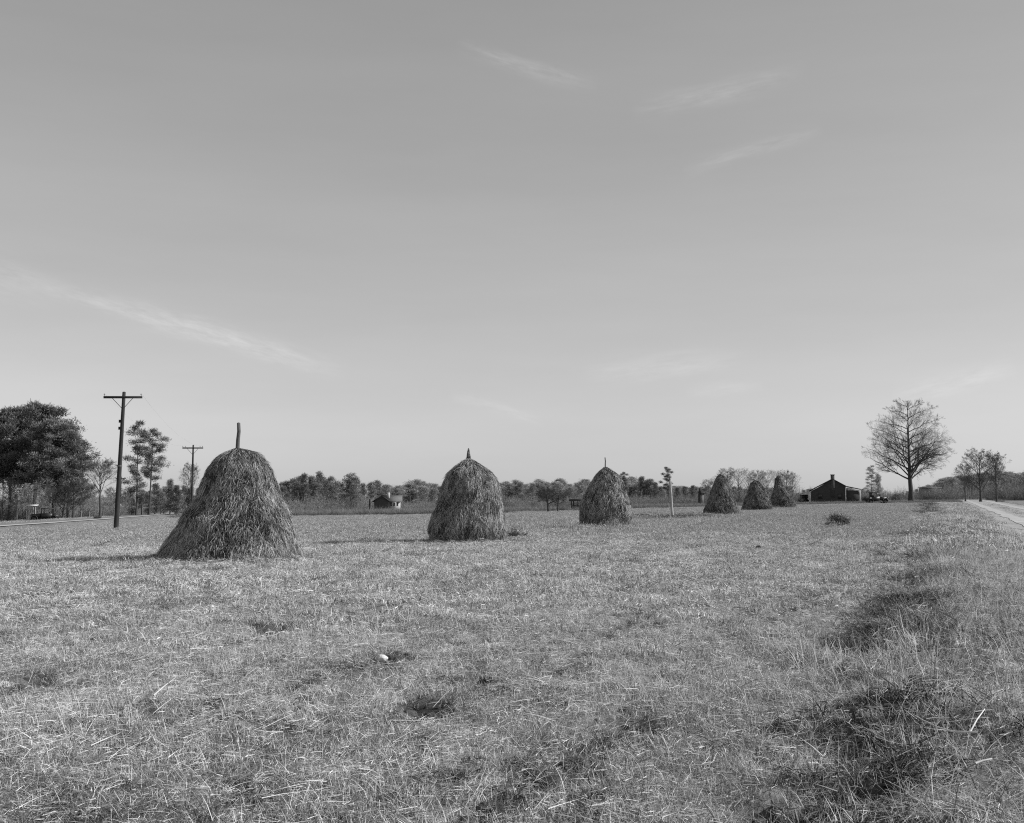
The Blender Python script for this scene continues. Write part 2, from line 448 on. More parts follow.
def build_grass():
    rng = np.random.default_rng(7)
    def soft(d, a, b, w=.14):      # member of the zone a..b with a ragged changeover
        f = d * np.exp(rng.normal(0, w, len(d))); return (f > a) & (f < b)
    # three zones of stubble: finer patches close by, wider ones farther off
    zones = [('stubble_grass', 3.4, 17, .19, .20, 340, .0034, 18, .05, 'short dry stubble grass of the nearest part of the hay field'),
             ('stubble_grass', 17, 48, .42, .46, 760, .0078, 46, .09, 'short dry stubble grass across the middle of the hay field'),
             ('stubble_grass', 48, 190, 1.0, 1.15, 1500, .017, 110, .2, 'pale stubble grass of the far half of the hay field')]
    for name, a, b, step, rad, n, w, cl, spr, lab in zones:
        ps = proto_set(name + str(int(a)), [(tuft(rng, int(n * f), rad, .03, .105 * hh, w, ln, fl, 0, cl, spr, .6), M['straw_far' if a > 40 else 'straw'])
                       for f, hh, ln, fl in ((1, 1, .4, .14), (1, 1.15, .32, .08), (.9, .8, .6, .3), (.8, 1, .45, .2), (1.1, 1.3, .35, .1), (.65, .7, .7, .42), (1, 1, .45, .16))])
        x, d = grid(rng, a * (.72 if a > 4 else 1), b * 1.38, step, 2.0)
        ok = soft(d, a if a > 4 else 0, b) & keepout(x, d) & in_field(x, d)
        su = strip_u(x, d); ok &= (su < .0) | (rng.uniform(0, 1, len(x)) < np.clip(.8 - su * 2, 0, 1))
        ok &= rng.uniform(0, 1, len(x)) > pits(x, d) * (1 if a < 40 else 0)
        x, d = x[ok], d[ok]
        p = list(place_points(rng, x, d, 7, .85, 1.2))
        p[2][:, 2] *= (.5 + .9 * fbm(x * .7, d * .7, 61, 3)) * (.7 + .6 * rows(x, d))
        pick = (fbm(x * .5, d * .5, 63, 2) * 2.2 - .6) * 7 + rng.normal(0, 1.3, len(x)); p[3] = np.clip(pick, 0, 6).astype(int)
        scatter(name, *p, ps, lab, 'grass')
    # rough verge between field and road
    for a, b, step, rad, n, w, lab in ((3.4, 32, .24, .27, 210, .0046, 'rough taller grass of the near bank between field and dirt road'), (32, 200, .62, .7, 420, .016, 'rough taller grass of the far bank between field and dirt road')):
        ps = proto_set('verge%d' % a, [(tuft(rng, int(n * f), rad, .05, .19 * hh, w, ln, fl, dk, 14, rad * .22, .5), M['straw_low'])
                       for f, hh, ln, fl, dk in ((1, 1, .5, .25, 0), (.9, .7, .8, .5, .03), (1, 1.2, .4, .2, 0), (.8, .6, .9, .6, .06), (.7, .6, .9, .5, .06), (1, .9, .6, .35, 0), (.9, 1.5, .35, .15, -.05))])
        x, y = grid(rng, a * (.8 if a > 4 else 1), b * 1.2, step, 2.0, .56)
        ok = soft(y, a if a > 4 else 0, b, .1) & (strip_u(x, y) > -.35) & (x - .38 * y < 2.25)
        ok &= rng.uniform(0, 1, len(x)) > pits(x, y) * (.95 if a < 30 else .3)
        ok &= (strip_u(x, y) > .1) | (rng.uniform(0, 1, len(x)) < .6)
        x, y = x[ok], y[ok]
        p = list(place_points(rng, x, y, 7, .8, 1.2))
        p[2][:, 2] *= .45 + 1.15 * fbm(x * .9, y * .9, 71, 3)
        scatter('verge_grass', *p, ps, lab, 'grass')
        y = a * (b / a) ** rng.uniform(0, 1, 900 if a < 30 else 1300); u = np.where(rng.uniform(0, 1, len(y)) < .5, rng.normal(6.3, .45, len(y)), rng.choice([2.6, 10.6], len(y)) + rng.normal(0, .5, len(y)))
        x = u + .38 * y; p = list(place_points(rng, x, y, 7, .5, 1.0)); p[2][:, 2] *= .5
        scatter('road_grass', *p, ps, 'sparse grass between the wheel tracks and along the edges of the dirt road', 'grass')
    # dark low weeds in the broken edge and here and there in the field
    clump = proto_set('dark_clump', [(tuft(rng, 110, .13, .04, .13, .008, .8, .3, .05, 8, .05), M['soil_tuft']) for _ in range(4)])
    y = 4 * (120 / 4) ** rng.uniform(0, 1, 1700); u = rng.normal(.0, .30, len(y))
    x = u + .38 * y - .42 - .0165 * y
    keep = fbm(x * .8, y * .5, 81, 2) > .57; x, y = x[keep], y[keep]
    scatter('bank_weeds', *place_points(rng, x, y, 4, .4, 1.15, .2), clump, 'dark low weeds along the broken edge of the bank', 'weeds')
    rough = proto_set('rough_clump', [(tuft(rng, 260, .22, .08, .28, .0065, .7, .3, .10, 10, .07, .7), M['rough']) for _ in range(5)])
    y = 7 * (200 / 7) ** rng.uniform(0, 1, 1500); u = rng.normal(.10, .27, len(y)) * (1 + y / 90)
    x = u + .38 * y - .42 - .0165 * y
    keep = (vnoise(y * 10 / (6 + y * .35), x * .5, 83) > .59) & (x - .38 * y < 2.0); x, y = x[keep], y[keep]
    p = list(place_points(rng, x, y, 5, .45, 1.15, .25)); p[2] *= (1 + y / 90)[:, None]; p[2][:, 2] *= np.where(y < 16, .5, .62)
    scatter('rough_weeds', *p, rough, 'broken line of dark weedy clumps between field and verge', 'weeds')
    y = 5 * 14 ** rng.uniform(0, 1, 2600); x = rng.uniform(-1, 1, 2600) * (.5 * y + 1)
    keep = (fbm(x * .35, y * .35, 91, 2) + rng.normal(0, .05, len(x)) > .55) & keepout(x, y); x, y = x[keep], y[keep]
    n = 1500; yr = 6 * 13 ** rng.uniform(0, 1, n); k = rng.integers(0, 6, n); u0 = np.array((-2.4, -4.15, -5.9, -8.4, -11.2, -14.5))[k]
    xr = .38 * yr + u0 + (vnoise(yr * .5, k, 47) - .5) * .35 + rng.normal(0, .07, n)
    kr = (vnoise(yr * .42, 3.3 * k, 48) > .5) & (np.abs(xr) < .5 * yr + 1); x, y = np.r_[x, xr[kr]], np.r_[y, yr[kr]]
    scatter('dark_weeds', *place_points(rng, x, y, 4, .3, .85, .2), clump, 'small dark weeds dotted through the stubble', 'weeds')
    # crumbs and clods of earth in the hollows and along the bank
    def clod_mesh(sd):
        bm = bmesh.new(); bmesh.ops.create_icosphere(bm, subdivisions=3, radius=1)
        P = np.array([v.co[:] for v in bm.verts]); f = .62 + .8 * fbm(P[:, 0] * 1.3 + P[:, 2] * .9 + sd * 7, P[:, 1] * 1.3 - P[:, 2] * .6, sd, 3)
        for v, q in zip(bm.verts, f): v.co = v.co * q; v.co.z *= .7
        me = bpy.data.meshes.new('clod'); bm.to_mesh(me); bm.free(); return me
    clods = proto_set('earth', [(clod_mesh(i), M['earth']) for i in range(5)])
    y = 4 * 16 ** rng.uniform(0, 1, 16000); x = rng.uniform(-1, 1, 16000) * (.5 * y + 1)
    ok = keepout(x, y) & (pits(x, y) > rng.uniform(.2, 1, len(x)))
    y2 = 5 * 22 ** rng.uniform(0, 1, 2600); x2 = rng.normal(.0, .30, 2600) + .38 * y2 - .42 - .0165 * y2; ok2 = vnoise(y2 * 9 / (6 + y2 * .3), x2 * .5, 84) > .45
    x, y = np.r_[x[ok], x2[ok2]], np.r_[y[ok], y2[ok2]]
    p = list(place_points(rng, x, y, 5, .015, .075, .4)); p[2] *= (1 + np.minimum(rng.exponential(.35, len(x)), 1.0) * np.clip(y / 30, .3, 1.2))[:, None]
    scatter('earth_clods', *p, clods, 'dark crumbled earth in the hollows and along the broken bank', 'earth')
    # loose straw
    litter = proto_set('straw_litter', [(tuft(rng, 8, .16, .06, .21, .0042, .5, .8, -.3, 0, 0, .9), M['straw']) for _ in range(6)])
    y = 3.6 * (50 / 3.6) ** rng.uniform(0, 1, 2800); x = rng.uniform(-1, 1, 2800) * (.5 * y + 1.5)
    pt = fbm(x * .45, y * .45, 101, 3); ok = keepout(x, y) & (rng.uniform(0, 1, len(x)) < np.clip((pt - .42) * 4, .06, 1)); x, y = x[ok], y[ok]
    p = list(place_points(rng, x, y, 6, .5, 1.0, .1)); p[0][:, 2] += .03
    scatter('loose_straw', *p, litter, 'loose pale straw lying on the stubble', 'straw')

EDGE_X = EDGE_D = None
def edge_setup():
    global EDGE_X, EDGE_D
    EDGE_X = np.array([p[0] for p in EDGE_PX], float)
    EDGE_D = np.array([hit(*p).y for p in EDGE_PX])

def shrub_mesh(rng, h, w, n, wd, leafy=0):
    """a bare brushy clump of upright twigs"""
    G = Geo(); a = rng.uniform(0, 6.28, n); r = w * .22 * np.sqrt(rng.uniform(0, 1, n))
    B = np.stack([r * np.cos(a), r * np.sin(a), np.full(n, -.05)], 1)
    tl = rng.uniform(.02, .8, n); D = np.stack([np.sin(tl) * np.cos(a), np.sin(tl) * np.sin(a), np.cos(tl)], 1)
    ln = h * rng.uniform(.45, 1.0, n)
    bend = rng.normal(0, .08, (n, 3)) * ln[:, None]
    blades(G, B, D, ln, wd, bend, rng, rng.uniform(.2, .6, n))
    k = 15; Bi = np.repeat(np.arange(n), k); t = rng.uniform(.3, 1, n * k)
    B2 = B[Bi] + D[Bi] * (ln[Bi] * t)[:, None] * .98 + bend[Bi] * (t ** 2)[:, None]
    D2 = norm(D[Bi] * .7 + rng.normal(0, .75, (n * k, 3))); l2 = h * rng.uniform(.08, .24, n * k)
    blades(G, B2, D2, l2, wd * .6, rng.normal(0, .03, (n * k, 3)) * h, rng, rng.uniform(.3, .9, n * k))
    return G.mesh('shrub')

def build_weeds():
    rng = np.random.default_rng(17)
    weed = proto_set('weed', [(tuft(rng, 46, .38, .45, 1.0, .020, .25, .05), M['weed']) for _ in range(5)])
    n = 15000
    px = rng.uniform(-80, 1000, n); e = np.interp(px, EDGE_X, EDGE_D)
    d = e + rng.exponential(14, n) * np.where(px > 690, 1.2, 1) + rng.normal(0, .35, n)
    x = (px - 512) / F_PX * d / math.cos(PITCH)
    ok = keepout(x, d) & (d < 330) & ~((px < 175) & ((rng.uniform(0, 1, n) < .45) | (d < 174))) & ~((px > 862) & (px < 885) & (d < 216)) & ~((px > 526) & (px < 596) & (rng.uniform(0, 1, n) < .6)); x, d, px = x[ok], d[ok], px[ok]
    p = place_points(rng, x, d, 5, .7, 1.35, .1)
    tall = np.interp(px, [0, 180, 260, 560, 640, 720, 900], [.45, .5, .95, .75, .75, .5, .42])
    p[2][:, 2] *= tall
    scatter('field_edge_weeds', *p, weed, 'tall dry weeds growing along the far edge of the field', 'weeds')
    # undergrowth of the woods
    brush = proto_set('brush', [(shrub_mesh(rng, 3.2, 3.4, 30, .034), M['brush']) for _ in range(4)])
    n = 2300; px = rng.uniform(-60, 1060, n)
    d0 = np.interp(px, [0, 90, 200, 280, 430, 600, 700, 800, 900, 960, 1000], [200, 205, 235, 225, 290, 290, 285, 300, 340, 320, 300])
    d = d0 + rng.exponential(28, n)
    hh = np.interp(px, [0, 120, 280, 420, 640, 720, 900, 1000], [1.2, 1.1, 1.25, .85, .85, 1.0, .95, 1.5])
    x = (px - 512) / F_PX * d / math.cos(PITCH); ok = keepout(x, d); x, d, hh = x[ok], d[ok], hh[ok]
    p = place_points(rng, x, d, 4, .6, 1.25, .04); p[2][:] *= (hh * rng.choice([.5, .7, .85, 1.0, 1.25], len(x)))[:, None]
    scatter('undergrowth', *p, brush, 'grey leafless undergrowth along the foot of the woods', 'undergrowth')

# ------------------------------------------------------------------ haystacks
def haystack(label, base, fr_py, ppm, levels, top_y, base_y, zoom, cx, nstr, seed, pole=None, spike=None, lw=.014, notch=None):
    """levels: outline read as (height row, left, right) of the stack seen from the camera, in rows of a zoomed look"""
    rng = np.random.default_rng(seed)
    rb = max(l[2] - l[1] for l in levels) / 2 / (zoom * ppm)
    fr = Vector(base); base = spot(W_PX / 2 + fr.x / fr.y * F_PX * math.cos(PITCH), fr.y + rb * .75)
    s = zoom * F_PX / base.y
    row_h = levels[-1][0]; Hh = at(W_PX / 2, TOPS[int(fr_py)], base.y).z - base.z
    zs = Hh / ((base_y - row_h) / s)
    Z = np.array([(base_y - l[0]) / s * zs for l in levels]); C = np.array([((l[1] + l[2]) / 2 - cx) / s for l in levels])
    Rr = np.array([(l[2] - l[1]) / 2 / s for l in levels]) * .96
    o_ = np.argsort(Z); Z, C, Rr = Z[o_], C[o_], Rr[o_]
    Z = np.r_[-.08, Z]; C = np.r_[C[0], C]; Rr = np.r_[Rr[0] * 1.0, Rr]
    H = Z[-1]
    root = thing('haystack', label, 'haystack', base, group='haystacks in the mown field')
    def lump(th, z, k):
        return 1 + .085 * (fbm(np.cos(th) * 1.6 + 9 + k, np.sin(th) * 1.6 + z * .8, seed, 3) - .5) * 2 + .09 * (vnoise(np.cos(th) * 4 + 20, np.sin(th) * 4 + z * 3, seed + 3) - .5) - .03 * np.abs(((z * 1.7 + vnoise(np.cos(th) * 2 + 3, np.sin(th) * 2, seed + 6) * 1.4) % 1) - .3)
    # core
    na, nz = 72, 44
    zt = np.linspace(0, 1, nz) ** .9; zz = -.08 + (H + .08) * zt
    th = np.arange(na) * 2 * math.pi / na
    T, ZZ = np.meshgrid(th, zz); RR = np.interp(ZZ, Z, Rr) * lump(T, ZZ, 0) * .965; CC = np.interp(ZZ, Z, C)
    v = np.stack([CC + RR * np.cos(T), RR * np.sin(T), ZZ], -1).reshape(-1, 3)
    q = [(i * na + j, i * na + (j + 1) % na, (i + 1) * na + (j + 1) % na, (i + 1) * na + j) for i in range(nz - 1) for j in range(na)]
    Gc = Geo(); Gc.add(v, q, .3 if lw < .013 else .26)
    nv = len(v)
    # hanging strands
    G = Geo()
    cdf_z = np.linspace(0, H, 200); w = np.interp(cdf_z, Z, Rr) + .25; cdf = np.cumsum(w) / w.sum()
    z = np.interp(rng.uniform(0, 1, nstr), cdf, cdf_z); t = rng.uniform(0, 2 * math.pi, nstr)
    lay = rng.uniform(.955, 1.035, nstr)
    r = np.interp(z, Z, Rr) * lump(t, z, 0) * lay; c = np.interp(z, Z, C)
    dz = .06
    sl = (np.interp(z + dz, Z, Rr) - np.interp(z - dz, Z, Rr)) / (2 * dz)
    sl = np.clip(sl, -4, .3); slc = (np.interp(z - dz, Z, C) - np.interp(z + dz, Z, C)) / (2 * dz)
    rad = np.stack([np.cos(t), np.sin(t), 0 * t], 1); tan = np.stack([-np.sin(t), np.cos(t), 0 * t], 1)
    D = rad * (-sl)[:, None] + np.stack([slc, 0 * t, -np.ones(nstr)], 1)
    clumpn = (vnoise(t * 9, z * 5, seed + 5) - .5)
    D = norm(D); wild = rng.uniform(0, 1, nstr) < (.13 if lw < .01 else .26)
    D[wild] = norm(D[wild] * .55 + tan[wild] * rng.normal(0, 1.0, wild.sum())[:, None])
    D = norm(norm(D) + tan * (rng.normal(0, .34, nstr) + clumpn * 1.3)[:, None] + rad * rng.normal(.02, .06, nstr)[:, None] + rng.normal(0, .05, (nstr, 3)))
    B = np.stack([c, 0 * t, z], 1) + rad * r[:, None]
    ln = rng.uniform(.08, .32, nstr)
    ln = np.minimum(ln, (z + .12) / np.maximum(.25, -D[:, 2]))
    bend = -np.array([0, 0, 1.0]) * (ln * rng.uniform(0, .18, nstr))[:, None] - rad * (ln * .03)[:, None]
    pat = fbm(t * 3.5, z * 2.2, seed + 9, 3)
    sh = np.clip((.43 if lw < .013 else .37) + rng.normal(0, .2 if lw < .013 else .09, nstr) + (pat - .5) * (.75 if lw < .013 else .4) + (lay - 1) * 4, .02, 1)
    blades(G, B, D, ln, lw * rng.uniform(.6, 1.4, nstr), bend, rng, sh)
    # stray ends that break the outline
    m = nstr // (14 if lw < .013 else 90); k = rng.integers(0, nstr, m)
    D3 = norm(D[k] + rad[k] * rng.uniform(.1, .55, m)[:, None] + rng.normal(0, .2, (m, 3)))
    blades(G, B[k] + rad[k] * .01, D3, rng.uniform(.06, .22, m), lw * .8, bend[k] * .4, rng, rng.uniform(.3, .9, m))
    # skirt where the hay meets the stubble
    m = nstr // 12; t = rng.uniform(0, 6.283, m); rr = Rr[1] * lump(t, 0 * t, 0) * rng.uniform(.97, 1.03, m)
    rad = np.stack([np.cos(t), np.sin(t), 0 * t], 1)
    B = np.stack([C[1] + rr * np.cos(t), rr * np.sin(t), rng.uniform(.02, .22, m)], 1)
    D = norm(rad * rng.uniform(.1, .8, m)[:, None] - np.array([0, 0, .6]) + rng.normal(0, .35, (m, 3)))
    blades(G, B, D, rng.uniform(.12, .32, m), lw, 0 * B, rng, rng.uniform(.2, .9, m))
    if spike:
        h, r0 = spike; m = 500; z = rng.uniform(0, h * .75, m); t = rng.uniform(0, 6.283, m)
        r = r0 * (1 - z / h) ** .8; rad = np.stack([np.cos(t), np.sin(t), 0 * t], 1)
        B = np.stack([C[-1] + r * np.cos(t), r * np.sin(t), H - .06 + z], 1)
        blades(G, B, norm(np.array([0, 0, 1.0]) - rad * (r0 / h) + rng.normal(0, .12, (m, 3))), rng.uniform(.1, h * .35, m), lw, 0 * B, rng, rng.uniform(.15, .6, m))
        tube(Gc, [(C[-1], 0, H - .1), (C[-1], 0, H + h * .9)], [r0 * .8, .015], 7, .3)
    Gc.add(np.concatenate(G.v), np.concatenate(G.q), np.concatenate(G.s))
    m = nstr // (9 if lw < .013 else 40); t = rng.uniform(0, 6.283, m); rr = Rr[1] * (1 + np.abs(rng.normal(0, .16, m)) * (.4 + 1.2 * vnoise(t * 1.6, 0 * t, seed + 8))); rad = np.stack([np.cos(t), np.sin(t), 0 * t], 1)
    xx = C[1] + rr * np.cos(t); yy = rr * np.sin(t); zz_ = ground(xx + base.x, yy + base.y) - base.z
    G2 = Geo(); blades(G2, np.stack([xx, yy, zz_ + rng.uniform(.01, .10, m)], 1), norm(rng.normal(0, 1, (m, 3)) * np.array([1, 1, .22])), rng.uniform(.10, .3, m), lw, np.zeros((m, 3)), rng, rng.uniform(.25, .95, m))
    Gc.add(np.concatenate(G2.v), np.concatenate(G2.q), np.concatenate(G2.s))
    me = Gc.mesh('hay'); hay = link('hay', me, M['hay_core'], root); me.materials.append(M['hay'])
    idx = np.ones(len(me.polygons), np.int32); idx[:len(q)] = 0 if lw < .013 else 1
    me.polygons.foreach_set('material_index', idx)
    sm = np.zeros(len(me.polygons), bool); sm[:len(q)] = True; me.polygons.foreach_set('use_smooth', sm)
    if pole:
        h, r0, lean = pole; Gp = Geo()
        tube(Gp, [(C[-1] + .01 * math.sin(i * 2) + lean * i / 5, .008 * math.cos(i * 3), H - .5 + (h + .5) * i / 5) for i in range(6)],
             [r0 * (1.1 - .06 * i) for i in range(6)], 9, .4)
        part('stack_pole', Gp, M['wood'], root, True)
    return root

TOPS = {562: 448, 544: 458.4, 528: 466.9, 515: 474, 511: 480.3, 508: 475.3}

def loose_hay(name, label, loc, w, h, n, seed, ring=0, stretch=1.6):
    rng = np.random.default_rng(seed); G = Geo()
    t = rng.uniform(0, 6.283, n); r = w * (np.sqrt(rng.uniform(0, 1, n)) if not ring else rng.normal(.75, .17, n))
    prof = np.clip(1 - (r / w) ** 2, 0, 1) if not ring else np.clip(1 - ((r / w - .75) / .4) ** 2, 0, 1)
    z = h * prof * rng.uniform(.3, 1, n) * (.5 + vnoise(t * 2 + 5, r * 2, seed))
    B = np.stack([r * np.cos(t) * stretch, r * np.sin(t), z], 1)
    D = norm(rng.normal(0, 1, (n, 3)) * np.array([1, 1, .35]))
    blades(G, B, D, rng.uniform(.12, .4, n), .018, 0 * B, rng, rng.uniform(.05, .75, n))
    o = link(name, G.mesh(name), M['hay'], None, loc); return tag(o, label, 'hay')

def build_haystacks():
    def base(px, py): p = hit(px, py); return p
    lev1 = [(750, 82, 838), (700, 115, 828), (650, 150, 812), (600, 182, 793), (540, 205, 768), (480, 255, 740), (430, 293, 712), (360, 322, 688), (290, 352, 660), (240, 392, 625), (215, 428, 592), (203, 455, 545), (195, 478, 502)]
    haystack('widest flared haystack with a thick pole standing out of its top', base(229.5, 562), 562, 37.6, lev1, 195, 765, 5.144, 460, 95000, 1, pole=(.70, .058, .03), lw=.0078)
    lev2 = [(735, 78, 572), (690, 66, 590), (640, 68, 590), (600, 78, 586), (540, 92, 580), (480, 112, 568), (420, 135, 556), (360, 155, 540), (310, 175, 515), (285, 185, 490), (260, 220, 455), (235, 250, 415), (210, 290, 375), (195, 315, 345)]
    haystack('barrel shaped haystack with a twisted hay spike on its top', base(467.5, 544), 544, 27.65, lev2, 195, 745, 6.857, 325, 70000, 2, spike=(.42, .09), lw=.0092)
    lev3 = [(540, 258, 582), (500, 256, 592), (460, 257, 598), (420, 259, 592), (380, 266, 574), (340, 285, 560), (300, 305, 550), (260, 330, 535), (220, 360, 505), (200, 380, 480), (185, 400, 452), (172, 413, 434)]
    haystack('lopsided haystack with a thin bare stick on top, next to the open shed', base(606, 528.2), 528.2, 18.8, lev3, 172, 550, 6.4, 424, 48000, 3, pole=(.5, .035, -.02), lw=.012)
    lev4 = [(470, 88, 326), (440, 92, 316), (400, 105, 300), (360, 122, 282), (320, 137, 264), (280, 152, 250), (250, 165, 238), (230, 180, 222), (218, 192, 200)]
    haystack('tall pointed haystack nearest to the bare field post', base(722.3, 515.4), 515.4, 11.76, lev4, 218, 475, 6.4, 207, 30000, 4, lw=.015)
    lev5 = [(448, 328, 532), (420, 335, 528), (380, 350, 512), (340, 366, 492), (300, 380, 472), (275, 390, 456), (265, 405, 445), (258, 415, 430)]
    haystack('low round topped haystack between the two pointed ones', base(757.2, 511.2), 511.2, 9.4, lev5, 258, 452, 6.4, 430, 26000, 5, lw=.017)
    lev6 = [(430, 505, 686), (390, 514, 670), (350, 524, 645), (310, 536, 615), (280, 545, 596), (262, 546, 592), (245, 550, 588), (232, 560, 580), (226, 565, 573)]
    haystack('haystack with a knobbed cap and thin stick, nearest to the dark house', base(783.5, 508.4), 508.4, 7.94, lev6, 226, 435, 6.4, 598, 26000, 6, pole=(.5, .03, 0), lw=.019)
    p = hit(515, 538); loose_hay('hay_heap', 'small heap of dropped hay beside the barrel shaped haystack', p, .42, .30, 900, 11)
    p = hit(776, 508.6); loose_hay('hay_heap', 'dropped hay at the foot of the round topped haystack', p, .6, .45, 700, 12)
    p = hit(673, 518.6); loose_hay('hay_heap', 'flattened ring of leftover hay around the bare field post', p, 3.2, .30, 5000, 13, ring=1, stretch=1.15)

# ------------------------------------------------------------------ trees
def bare_tree(rng, H, env, clear, trunk_r, nl, n2, n3, n4, wt, fork=False, lean=0, rise=.5, droop=0., low=.85):
    """trunk with limbs (one mesh) and twigs (another), crown radius env(z/H)"""
    T = Geo(); K = Geo()
    zs = np.linspace(0, 1, 9); wob = rng.normal(0, .006 * H, (9, 2)).cumsum(0) * .5; wob[0] = 0
    pts = np.stack([wob[:, 0] + lean * H * zs ** 1.3, wob[:, 1], zs * H * .97 - .15], 1)
    rad = trunk_r * np.clip(1.25 - 1.2 * zs ** .75, .04, 1.3); rad[0] *= 1.3
    tube(T, pts, rad, 9, .4)
    S = []; Dd = []; Ln = []; Wd = []
    for i in range(nl):
        f = (i + .5) / nl; z0 = (clear + (.93 - clear) * f ** low) * H
        az = i * 2.39996 + rng.uniform(-.4, .4)
        p0 = np.array([np.interp(z0 / H, zs, pts[:, 0]), np.interp(z0 / H, zs, pts[:, 1]), z0])
        z1 = min(.985 * H, z0 + rise * H * (1 - f) * rng.uniform(.45, 1.1) + .05 * H - droop * H * (1 - f) ** 2 * rng.uniform(0, 1))
        rr = env(z1 / H) * rng.uniform(.72, .98)
        p1 = np.array([p0[0] + rr * math.cos(az), p0[1] + rr * math.sin(az), z1])
        pm = p0 * .5 + p1 * .5 + np.array([0, 0, (abs(z1 - z0) * .05 + .12 * rr) * rng.uniform(-.2, 1)]) + rng.normal(0, .03 * rr, 3)
        t = np.linspace(0, 1, 7)[:, None]; c = (1 - t) ** 2 * p0 + 2 * t * (1 - t) * pm + t * t * p1
        c[1:-1] += rng.normal(0, .012 * rr, (5, 3))
        r0 = trunk_r * (.42 - .25 * f) * (.6 + .4 * rr / max(env(.5), .1)); tube(T, c, np.linspace(r0, max(.012, r0 * .12), 7), 5, .4)
        L = np.linalg.norm(p1 - p0)
        for s in range(n2):
            tt = .18 + .82 * (s + rng.uniform(0, 1)) / n2; j = min(5, int(tt * 6)); fr = tt * 6 - j
            b = c[j] * (1 - fr) + c[j + 1] * fr; tg = norm(c[j + 1] - c[j])
            side = norm(np.cross(tg, rng.normal(0, 1, 3)))
            S.append(b); Dd.append(norm(tg * .75 + side * rng.uniform(.5, 1.0) + np.array([0, 0, .12])))
            Ln.append(L * (.42 * (1.1 - tt) + .10) * rng.uniform(.7, 1.2)); Wd.append(max(.012, r0 * .30 * (1.15 - tt)))
    S = np.array(S); Dd = np.array(Dd); Ln = np.array(Ln); Wd = np.array(Wd)
    tops = []
    for lv, (n, wf) in enumerate([(n3, .6), (n4, .6), (0, 0)]):
        bend = rng.normal(0, .10, (len(S), 3)) * Ln[:, None]
        blades(K, S, Dd, Ln, np.maximum(Wd * 2, wt), bend, rng, rng.uniform(.25, .75, len(S)))
        if lv < 2: blades(K, S, Dd, Ln, np.maximum(Wd * 2, wt), bend, rng, rng.uniform(.25, .75, len(S)))
        if not n: break
        i = np.repeat(np.arange(len(S)), n); t = rng.uniform(.2, 1, len(i))
        S2 = S[i] + Dd[i] * (Ln[i] * t)[:, None] + bend[i] * (t ** 2)[:, None]
        side = norm(np.cross(Dd[i], rng.normal(0, 1, (len(i), 3))))
        D2 = norm(Dd[i] * .8 + side * rng.uniform(.3, .8, len(i))[:, None] + np.array([0, 0, .12]))
        L2 = Ln[i] * (.6 * (1.15 - t) + .16) * rng.uniform(.7, 1.3, len(i)); W2 = Wd[i] * wf
        S, Dd, Ln, Wd = S2, D2, L2, W2
    return T.mesh('trunk', True), K.mesh('crown')

def pine(rng, H, env, z0, ncl, nleaf, leaf, clr, trunk_r, pads=0, lean=0., rag=(.4, 1.12), pz=.04):
    T = Geo(); K = Geo()
    zs = np.linspace(0, 1, 7); bx = rng.normal(0, .008 * H, 7).cumsum() * .5; bx[0] = 0
    px = bx + lean * H * zs
    tube(T, np.stack([px, 0 * zs, zs * H * .97 - .15], 1), trunk_r * (1.1 - .95 * zs), 7, .4)
    C = []; Dr = []
    nb = pads or max(14, ncl // 9)
    for b in range(nb):
        f = (b + rng.uniform(0, 1)) / nb; z = (z0 + (1 - z0) * f) * H
        az = b * 2.4 + rng.uniform(-.5, .5); rr = env(f) * rng.uniform(*rag)
        x0 = np.interp(z / H, zs, px)
        dz = rr * rng.uniform(-.05, .35) * (1 - .5 * f)
        p0 = np.array([x0, 0, z - dz * .3]); p1 = np.array([x0 + rr * math.cos(az), rr * math.sin(az), z + dz * .6])
        tube(T, [p0, (p0 + p1) / 2 + np.array([0, 0, -.05 * rr]), p1], [trunk_r * .28, trunk_r * .18, trunk_r * .06], 4, .4)
        k = max(1, ncl // nb)
        for j in range(k):
            t = rng.uniform(.35, 1.05) ** .8
            C.append(p0 * (1 - t) + p1 * t + rng.normal(0, 1, 3) * np.array([.13, .13, pz]) * max(rr, .5) + np.array([0, 0, .1])); 
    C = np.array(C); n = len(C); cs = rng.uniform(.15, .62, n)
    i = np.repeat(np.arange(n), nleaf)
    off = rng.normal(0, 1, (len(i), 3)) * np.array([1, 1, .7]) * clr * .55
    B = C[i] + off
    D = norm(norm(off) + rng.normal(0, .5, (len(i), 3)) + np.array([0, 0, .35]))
    sh = np.clip(cs[i] + off[:, 2] / clr * .35 + rng.normal(0, .1, len(i)), 0, 1)  # needles lighten toward each clump's top, light from above put into the colour
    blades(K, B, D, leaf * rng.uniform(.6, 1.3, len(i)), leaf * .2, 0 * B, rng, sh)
    return T.mesh('trunk', True), K.mesh('crown')

def plant(name, label, cat, meshes, mats, loc, s, rz, group=None):
    t = thing(name, label, cat, loc, rz, group, s)
    link('trunk', meshes[0], mats[0], t); link('crown', meshes[1], mats[1], t)
    return t

def copy_thing(root, label, loc, rz, s, group=None):
    r = root.copy(); COL.objects.link(r); r.location = loc; r.rotation_euler.z = rz; r.scale = s if hasattr(s, '__len__') else (s,) * 3
    r['label'] = label
    if group: r['group'] = group
    for ch in root.children:
        c = ch.copy(); COL.objects.link(c); c.parent = r
        for gch in ch.children:
            d = gch.copy(); COL.objects.link(d); d.parent = c
    return r

def height_at(px, top, d):
    p = spot(px, d); return at(px, top, d).z - p.z, p

